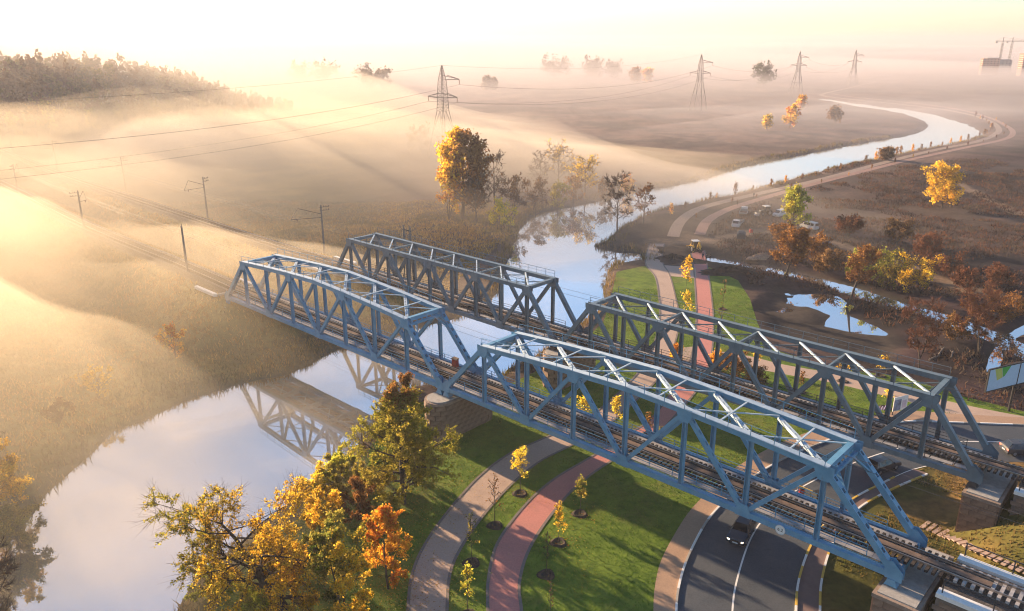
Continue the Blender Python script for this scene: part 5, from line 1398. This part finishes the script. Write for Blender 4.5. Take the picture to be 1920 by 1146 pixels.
def person(label, loc, rz, top, legs, stride=0.0, arm=0.0):
    e = empty('person', loc, rz, label, 'person')
    s = stride
    v = [(0, 0, .98), (0, 0, 1.15), (0, 0, 1.38), (0, .01, 1.50), (0, .02, 1.58), (0, .03, 1.68), (0, .02, 1.76),
         (.10, 0, .93), (.11, s * .5, .50), (.11, s * .7 - .02, .09), (.12, s * .7 + .14, .04), (-.10, 0, .93), (-.11, -s * .35, .50), (-.11, -s - .02, .09), (-.12, -s + .14, .04),
         (.19, 0, 1.42), (.25, -s * .3, 1.16), (.25, -s * .3 + .12 + arm, .95 + arm * .5), (.25, -s * .3 + .16 + arm, .87 + arm * .6), (-.19, 0, 1.42), (-.25, s * .3, 1.16), (-.25, s * .3 + .12, .95), (-.25, s * .3 + .16, .87)]
    ed = [(0, 1), (1, 2), (2, 3), (3, 4), (4, 5), (5, 6), (0, 7), (7, 8), (8, 9), (9, 10), (0, 11), (11, 12), (12, 13), (13, 14), (2, 15), (15, 16), (16, 17), (17, 18), (2, 19), (19, 20), (20, 21), (21, 22)]
    r_ = [.15, .15, .16, .06, .085, .095, .07, .095, .07, .05, .045, .095, .07, .05, .045, .075, .055, .045, .04, .075, .055, .045, .04]
    me = skin_mesh('body', v, ed, r_, [(M_skin, lambda c: c.z > 1.5 or (abs(c.x) > .19 and c.z < .93 and c.z > .7)), (M_rubber, lambda c: c.z < .1), (CL[legs], lambda c: c.z < .98 and abs(c.x) < .2), (CL[top], lambda c: True)])
    link('body', me, e)
    # hair cap
    hb = MB(); n = 8
    V = []; F = []
    for i, (rr, zz) in enumerate(((.105, 1.66), (.108, 1.72), (.085, 1.79), (.03, 1.825))):
        for k in range(n): a = 2 * math.pi * k / n; V.append((rr * math.cos(a), .0 + rr * math.sin(a), zz + (0.0 if math.sin(a) < .3 else .04 * (i == 0))))
    for i in range(3):
        for k in range(n): F.append((i * n + k, i * n + (k + 1) % n, (i + 1) * n + (k + 1) % n, (i + 1) * n + k))
    F.append(tuple(3 * n + k for k in range(n)))
    hb.add(V, F).build('hair', M_hair, e)
    return e
for (px, py, rz, t, l, st, lb) in [(1317, 489, 2.2, 'navy', 'black', .12, 'person in navy jacket standing beside the backhoe loader'), (1324, 486, 3.6, 'grey', 'navy', .05, 'person in grey jacket standing right of the backhoe loader'), (1331, 492, 0.8, 'black', 'black', .1, 'person in black at the start of the creek'),
                                  (1390, 481, 1.0, 'black', 'navy', .1, 'person in black by the rubble above the creek'), (1397, 484, 4.2, 'navy', 'black', .06, 'person in dark blue facing the one in black by the rubble'),
                                  (1413, 371, 0.5, 'navy', 'black', .25, 'person in dark clothes walking on the embankment walk'), (1382, 386, 3.4, 'brown', 'black', .22, 'person in brown walking between the embankment walks')]:
    x, y, _ = G(px, py); d1 = float(min(seg_dist(np.array([x]), np.array([y]), WALK1)[0], seg_dist(np.array([x]), np.array([y]), WALK2)[0]))
    person(lb, (x, y, 1.09 if d1 < 1.9 else tz(x, y)), rz, t, l, st)

# ------------------------------------------------------------------ boards, signs and street furniture
M_bill = mat('billboard_face', (0.42, 0.55, 0.66), 0.5, 0.06, 2)
M_billg = mat('print_green', (0.06, 0.36, 0.06), 0.5, 0.06, 2)
M_billy = mat('print_yellow', (0.50, 0.52, 0.12), 0.5, 0.06, 2)
def hfind(px_base, py_base, py_top, z0=1.0):
    x, y, _ = G(px_base, py_base, z0); b = (573 - py_top) / FPX; return CAM_Z + y * (-SP + b * CP) / (CP + b * SP)
zb = hfind(1895, 772, 720); zt_ = hfind(1895, 772, 681)
b0 = Vector(G(1895, 772, 1.0)); bl = Vector(G(1848, 734, zb)); bd = Vector(G(1905, 720, zb))
ux = (bd - bl); half = ux.length; ux.normalize(); rzb = math.atan2(ux.y, ux.x); hb = zt_ - zb
e = empty('billboard', (bd.x, bd.y, 1.0), rzb, 'pale blue billboard with a green and yellow shape on a dark post', 'billboard')
zc = zb - 1.0 + hb / 2
MB().box((-half / 2, 0, zc), (half - .06, .12, hb)).build('panel', M_bill, e); MB().box((half / 2, 0, zc), (half - .06, .12, hb)).build('panel', M_bill, e)
fr = MB()
for z in (zc - hb / 2 - .08, zc + hb / 2 + .08): fr.box((0, 0, z), (2 * half + .3, .2, .14))
for x in (-half - .08, 0, half + .08): fr.box((x, 0, zc), (.14, .2, hb))
fr.build('frame', M_trim, e)
MB().tube([(0, .18, 0), (0, .18, zc + hb / 2)], .16, 10).build('post', M_trim, e)
for x in (-half * .5, half * .5): MB().bar((x, .14, zc - hb * .45), (x, .14, zc + hb * .45), .1, .1, (0, 1, 0)).build('rib', M_trim, e)
gx0 = -half * .84
MB().plate([(gx0, -.068, zc + hb * .49), (gx0 + .22 * half, -.068, zc + hb * .49), (gx0 + .30 * half, -.068, zc + hb * .02), (gx0 + .13 * half, -.068, zc - hb * .08)], (0, .012, 0)).build('print', M_billy, e)
MB().plate([(gx0 + .23 * half, -.068, zc + hb * .49), (gx0 + .52 * half, -.068, zc + hb * .49), (gx0 + .36 * half, -.068, zc + hb * .06), (gx0 + .31 * half, -.068, zc + hb * .03)], (0, .012, 0)).build('print', M_billg, e)
# picture board on the lawn
zs = 1.55; a = Vector(G(1673, 772, zs)); b = Vector(G(1699, 766, zs)); u = (b - a); wd = u.length; rzs = math.atan2(u.y, u.x)
e = empty('picture_board', ((a.x + b.x) / 2, (a.y + b.y) / 2, 1.0), rzs, 'white picture board standing on the lawn behind the grey span', 'board')
hh = 2.0
MB().box((0, 0, .55 + hh / 2), (wd, .08, hh)).build('panel', M_white, e)
M_pic = mat('printed_photograph', (0.16, 0.14, 0.13), 0.5, 0.7, 0.9, color2=(0.30, 0.38, 0.55)); M_pic2 = mat('printed_tint', (0.55, 0.45, 0.5), 0.5, 0.2, 1.2)
MB().box((-wd * .22, -.046, .55 + hh * .42), (wd * .50, .012, hh * .78)).build('print', M_pic, e)
MB().box((wd * .27, -.046, .55 + hh * .42), (wd * .30, .012, hh * .55)).build('print', M_pic2, e)
for sx in (-1, 1): MB().box((sx * wd * .42, .08, .9), (.1, .08, 1.8)).build('leg', M_trim, e)
# low purple lattice beside it
M_purple = mat('lilac_paint', (0.20, 0.17, 0.36), 0.6, 0.15, 3)
a = Vector(G(1648, 772, 1.0)); b = Vector(G(1668, 768, 1.0)); u = b - a
e = empty('low_fence', (a.x, a.y, 1.0), math.atan2(u.y, u.x), 'low lilac zigzag fence on the lawn beside the picture board', 'fence')
nz = 7
for i in range(nz):
    x0, x1 = u.length * i / nz, u.length * (i + 1) / nz
    MB().bar((x0, 0, .05 if i % 2 else .7), (x1, 0, .7 if i % 2 else .05), .09, .09, (0, 1, 0)).build('slat', M_purple, e)
# round clearance sign on the bottom chord of the blue span
tgt = (1463, 1003); best = min(((s / 20, abs((lambda p: 960 + FPX * p[0] / (p[1] * CP + (CAM_Z - p[2]) * SP))(P(s / 20, -0.3, ZC)) - tgt[0])) for s in range(700, 1000)), key=lambda t: t[1])[0]
e = empty('clearance_sign', P(best, -0.31, ZC - 0.05), YAW, 'round white clearance sign hung on the lower blue beam above the road', 'sign')
n = 28; MB().plate([(.46 * math.cos(2 * math.pi * k / n), -.02, .46 * math.sin(2 * math.pi * k / n)) for k in range(n)], (0, .03, 0)).build('disc', M_white, e)
ring = MB()
for k in range(n):
    a0, a1 = 2 * math.pi * k / n, 2 * math.pi * (k + 1) / n
    ring.plate([(r_ * math.cos(t), -.04, r_ * math.sin(t)) for r_, t in ((.47, a0), (.47, a1), (.42, a1), (.42, a0))], (0, .012, 0))
ring.build('rim', M_lamp, e)
fc = bpy.data.curves.new('digits', 'FONT'); fc.body = '6,2'; fc.size = 0.42; fc.align_x = 'CENTER'; fc.align_y = 'CENTER'; fc.extrude = 0.006
fo = bpy.data.objects.new('digits', fc); COL.objects.link(fo)
dg = bpy.context.evaluated_depsgraph_get(); fm = bpy.data.meshes.new_from_object(fo.evaluated_get(dg)); bpy.data.objects.remove(fo)
fm.materials.clear(); fm.materials.append(M_trim)
o = link('digits', fm, e); o.location = (0, -.045, 0); o.rotation_euler = (math.pi / 2, 0, 0)
# litter bins and yellow barrier at the kerb under the blue span
x, y, _ = G(1501, 931); e = empty('litter_bin', (x, y, 1.03), 0.3, 'red litter bin at the roadside under the blue span', 'bin')
MB().tube([(0, 0, .05), (0, 0, .75), (0, 0, 1.0)], [.28, .34, .34], 12).build('body', M_redp, e); MB().tube([(0, 0, 1.0), (0, 0, 1.08)], [.37, .30], 12).build('lid', M_trim, e)
x, y, _ = G(1530, 944); e = empty('litter_bin', (x, y, 1.03), 0.3, 'dark tall litter bin beside the yellow barrier', 'bin')
MB().box((0, 0, .65), (.6, .6, 1.25)).build('body', M_dkgreen, e); MB().box((0, 0, 1.34), (.7, .7, .1)).build('lid', M_trim, e)
pa, pb = Vector(G(1497, 928)), Vector(G(1540, 946)); u = pb - pa
e = empty('barrier', (pa.x, pa.y, 1.03), math.atan2(u.y, u.x), 'yellow tubular barrier rail beside the bins', 'barrier')
for q in (0, .5, 1): MB().tube([(u.length * q, 0, 0), (u.length * q, 0, 1.1)], .045, 6).build('post', M_yellow, e)
for z in (1.1, .6): MB().tube([(0, 0, z), (u.length, 0, z)], .04, 6).build('rail', M_yellow, e)
# red sand box on the bridge footwalk
e = empty('sand_box', P(-3.6, 4.9, ZC + 0.31), YAW, 'red brown sand box on the footwalk at the joint of the blue spans', 'box')
MB().box((0, 0, .55), (.8, .5, 1.05)).build('body', M_redp, e); MB().add([(x_, y_, z_) for x_ in (-.46, .46) for y_, z_ in ((-.32, 1.08), (.32, 1.08), (.25, 1.25), (-.25, 1.15))], [(3, 2, 1, 0), (4, 5, 6, 7), (0, 1, 5, 4), (1, 2, 6, 5), (2, 3, 7, 6), (3, 0, 4, 7)]).build('lid', M_plank, e)
# stepped slab path climbing beside the wing wall
def gterrain(px, py):
    z = 2.0
    for _ in range(8): x, y, _z = G(px, py, z); z = 0.5 * z + 0.5 * tz(x, y)
    return x, y, tz(x, y)
pa = [gterrain(*q) for q in ((1735, 985), (1780, 1005), (1830, 1028), (1880, 1050), (1935, 1074))]
pp = catmull(np.array(pa), 0.3); dd = np.r_[0, np.cumsum(np.linalg.norm(np.diff(pp[:, :2], axis=0), axis=1))]
e = empty('slab_steps', tuple(pa[0]), 0, 'row of pale slab steps on the dry grass beside the wing wall', 'steps')
sm = MB().box((0, 0, 0), (.38, 1.7, .12)).mesh('slab', mat('pale_slab', (0.46, 0.33, 0.26), 0.9, 0.2, 2))
for q in np.arange(0, dd[-1], .62):
    x, y = np.interp(q, dd, pp[:, 0]), np.interp(q, dd, pp[:, 1]); x2, y2 = np.interp(q + .3, dd, pp[:, 0]), np.interp(q + .3, dd, pp[:, 1])
    o = link('slab', sm, e); o.location = (x - pa[0][0], y - pa[0][1], tz(x, y) + .05 - pa[0][2]); o.rotation_euler = (rng.normal(0, .03), rng.normal(0, .03), math.atan2(y2 - y, x2 - x) + rng.normal(0, .05))
# soil heaps, brushwood and logs of the work site
def heap(name, label, px, py, rx, ry, h, m, seed, cat='heap'):
    x, y, _ = G(px, py); z = tz(x, y); r_ = np.random.default_rng(seed); na, nr = 28, 9; V = [(0, 0, h)]; F = []
    for i in range(1, nr + 1):
        t = i / nr
        for k in range(na):
            th = 2 * math.pi * k / na; j = 1 + .18 * math.sin(3 * th + seed) + .1 * r_.normal()
            V.append((rx * t * j * math.cos(th), ry * t * j * math.sin(th), h * (math.cos(math.pi * t) * .5 + .5) * (1 + .25 * r_.normal()) - (.4 if i == nr else 0)))
    for k in range(na): F.append((0, 1 + k, 1 + (k + 1) % na))
    for i in range(nr - 1):
        for k in range(na): b = 1 + i * na; F.append((b + k, b + na + k, b + na + (k + 1) % na, b + (k + 1) % na))
    return tag(MB().add(V, F).build(name, m, None, (x, y, z)), label, cat)
heap('soil_heap', 'dark heap of dug soil between the two unfinished footpaths', 1263, 487, 4.5, 3.4, 1.1, M_soil, 1)
heap('soil_heap', 'long dark soil bank beside the creek mouth', 1362, 512, 7.5, 2.6, 1.2, M_soil, 2)
heap('rubble_heap', 'pale heap of sand and rubble above the creek', 1428, 482, 3.4, 1.6, .8, mat('sand', (0.34, 0.22, 0.14), .95, .35, 3, .8), 3)
heap('rubble_heap', 'grey heap of broken stone behind the round willow', 1540, 458, 3.2, 2.0, .8, mat('broken_stone', (0.12, 0.11, 0.115), .95, .5, 4, .8), 4)
for i, (px, py, rz, L, lb) in enumerate([(1765, 662, .9, 4.2, 'pale felled log lying on the mud below the russet tree'), (1785, 668, 1.0, 3.2, 'shorter pale log beside the long felled one'), (1752, 672, .6, 3.0, 'grey branch lying left of the felled logs')]):
    x, y, _ = G(px, py); e = empty('felled_log', (x, y, tz(x, y) + .12), rz, lb, 'log')
    MB().tube([(-L / 2, 0, 0), (-L * .1, .06, .03), (L / 2, 0, 0)], [.17, .15, .11], 8).build('trunk', M_barklight, e); MB().tube([(L * .1, 0, .05), (L * .3, .5, .35)], [.06, .03], 5).build('branch_stub', M_barklight, e)

# ------------------------------------------------------------------ far building site
M_brick = mat('sunlit_brick', (0.42, 0.20, 0.13), .9, .2, .3); M_slabc = mat('floor_slab', (0.5, 0.42, 0.36), .9, .1, .5); M_dkwin = mat('dark_opening', (0.05, 0.05, 0.06), .5, .2, 1); M_greyblk = mat('grey_block_wall', (0.22, 0.21, 0.22), .9, .15, .3)
def tower(name, label, px, py, w, dp, H, floors, cols, rz, wm, lit):
    x, y, _ = G(px, py); e = empty(name, (x, y, 1.0), rz, label, 'building')
    MB().box((0, 0, H / 2), (w, dp, H)).build('wall', wm, e)
    MB().box((w * .1, 0, H + .5), (w * .7, dp * .7, 1.0)).build('roof', M_greyblk, e)
    fh = H / floors
    for f in range(floors):
        MB().box((0, 0, f * fh + .2), (w + .5, dp + .5, .45)).build('floor_slab', M_slabc, e)
    wx_ = MB().box((0, 0, 0), (1.5, .3, 1.7)).mesh('window', M_dkwin); wy_ = MB().box((0, 0, 0), (.3, 1.5, 1.7)).mesh('window', M_dkwin)
    for f in range(floors):
        for c in range(cols):
            o = link('window', wx_, e); o.location = ((c + .5) / cols * w - w / 2, -dp / 2 - .05, (f + .55) * fh)
            o = link('window', wy_, e); o.location = (-w / 2 - .05, (c + .5) / cols * dp - dp / 2, (f + .55) * fh)
    return e
tower('apartment_block', 'unfinished brick apartment block with sunlit floors near the cranes', 1852, 140, 22, 20, 23, 8, 5, -0.35, M_brick, True)
tower('apartment_block', 'taller grey block shell right behind the unfinished brick one', 1878, 136, 20, 18, 19, 6, 4, -0.35, M_greyblk, False)
tower('apartment_block', 'tall finished apartment tower at the frame edge beyond the heath', 1928, 143, 26, 22, 31, 11, 6, -0.3, M_brick, True)
def crane(label, px, py, H, jib, rz):
    x, y, _ = G(px, py); e = empty('tower_crane', (x, y, 1.0), rz, label, 'crane')
    m = M_lattice
    MB().box((0, 0, .5), (6, 6, 1)).build('base', M_conc, e)
    ms = MB()
    for a, b in ((-1, -1), (1, -1), (1, 1), (-1, 1)): ms.bar((a, b, 0), (a, b, H), .4, .4)
    for i in range(int(H / 4)):
        z = i * 4; ms.bar((-1, -1, z), (1, -1, z + 4), .25, .25); ms.bar((1, 1, z), (-1, 1, z + 4), .25, .25); ms.bar((-1, 1, z), (-1, -1, z + 4), .25, .25)
    ms.build('mast', m, e)
    jb = MB()
    for dy, dz in ((-.7, 0), (.7, 0), (0, 1.3)): jb.bar((-12, dy, H + .5 + dz), (jib, dy, H + .5 + dz), .32, .32)
    for i in range(int((jib + 12) / 4)):
        x_ = -12 + i * 4; jb.bar((x_, -.7, H + .5), (x_ + 2, 0, H + 1.8), .2, .2); jb.bar((x_ + 2, 0, H + 1.8), (x_ + 4, .7, H + .5), .2, .2)
    jb.build('jib', m, e)
    MB().bar((0, 0, H), (0, 0, H + 7), .9, .9).build('tower_head', m, e)
    MB().bar((0, 0, H + 7), (jib * .7, 0, H + 1.8), .14, .14).bar((0, 0, H + 7), (-11, 0, H + 1.5), .14, .14).build('tie_bar', m, e)
    MB().box((-10.5, 0, H - .6), (3, 1.6, 2.2)).build('counterweight', M_conc, e); MB().box((1.6, 1.3, H - .8), (1.8, 1.6, 2.0)).build('cab', M_vwhite, e)
crane('nearer tower crane with a long jib above the building site', 1870, 136, 46, 45, 0.05)
crane('second fainter tower crane behind the building site', 1888, 133, 46, 45, 0.25)

# ------------------------------------------------------------------ morning haze: one closed box of even air round everything
def air_mat(name, density, g, color):
    m = bpy.data.materials.new(name); m.use_nodes = True
    N = m.node_tree.nodes; L = m.node_tree.links
    N.remove(N['Principled BSDF'])
    v = N.new('ShaderNodeVolumePrincipled')
    v.inputs['Color'].default_value = color
    v.inputs['Density'].default_value = density
    v.inputs['Anisotropy'].default_value = g
    L.new(v.outputs[0], N['Material Output'].inputs['Volume'])
    return m
HAZE_DENSITY = 0.0003
HAZE_G = 0.27
hz = MB().box((0, 3350, 43.0), (12600, 7700, 90.0)).build('haze', air_mat('haze', HAZE_DENSITY, HAZE_G, (0.585, 0.57, 0.62, 1)))
tag(hz, kind='stuff')
# ground mist: flat banks of thicker air lying on the meadow, thinning out to nothing at their rims
def mist_bank(cx, cy, rx, ry, h, density, g, seed, rot=0.0, tint=(0.72, 0.63, 0.49, 1)):
    na, nr = 120, 30; V = []; F = []
    V.append((0, 0, h))
    for r in range(1, nr + 1):
        t = r / nr
        for a in range(na):
            th = 2 * math.pi * a / na
            k = 1 + 0.16 * math.sin(3 * th + seed) + 0.10 * math.sin(5 * th + 2 * seed)
            x, y = rx * k * t * math.cos(th), ry * k * t * math.sin(th)
            w = float(fbm(np.array([x * 1.0 + 500 * seed]), np.array([y * 2.2]), rx * 0.30, 4)[0])
            V.append((x, y, h * (1 - t * t) ** 1.8 * max(0.15, 0.35 + 1.3 * w) if r < nr else 0.0))
    for a in range(na): F.append((0, 1 + a, 1 + (a + 1) % na))
    for r in range(nr - 1):
        for a in range(na):
            i = 1 + r * na; F.append((i + a, i + na + a, i + na + (a + 1) % na, i + (a + 1) % na))
    b = len(V); V2 = [(x, y, -2.2) for x, y, z in V]
    last = 1 + (nr - 1) * na
    bot = len(V)
    for a in range(na): V.append((V[last + a][0], V[last + a][1], -2.2))
    for a in range(na): F.append((last + a, bot + a, bot + (a + 1) % na, last + (a + 1) % na))
    F.append(tuple(bot + a for a in range(na))[::-1])
    o = MB().add(V, F).build('mist', air_mat('mist', density, g, tint))
    o.location = (cx, cy, 0.5); o.rotation_euler = (0, 0, rot)
    tag(o, kind='stuff')
MIST = [(-165, 235, 260, 200, 30, 0.0074, 0.28, 1.0, 0.3), (-70, 275, 178, 170, 24, 0.0072, 0.30, 2.3, 0.0, (0.70, 0.63, 0.56, 1)), (-108, 112, 135, 90, 24, 0.0165, 0.42, 4.0, -0.6),
        (-255, 400, 300, 160, 64, 0.0062, 0.25, 3.1, 0.5, (0.68, 0.62, 0.54, 1)), (-700, 2100, 3300, 1850, 46, 0.0040, 0.22, 0.4, 0.0, (0.64, 0.60, 0.62, 1)), (-34, 76, 34, 30, 4.0, 0.0240, 0.4, 5.2, 0.4), (230, 480, 220, 130, 15, 0.0030, 0.25, 1.7, 0.2, (0.62, 0.60, 0.64, 1))]
for a in MIST: mist_bank(*a)
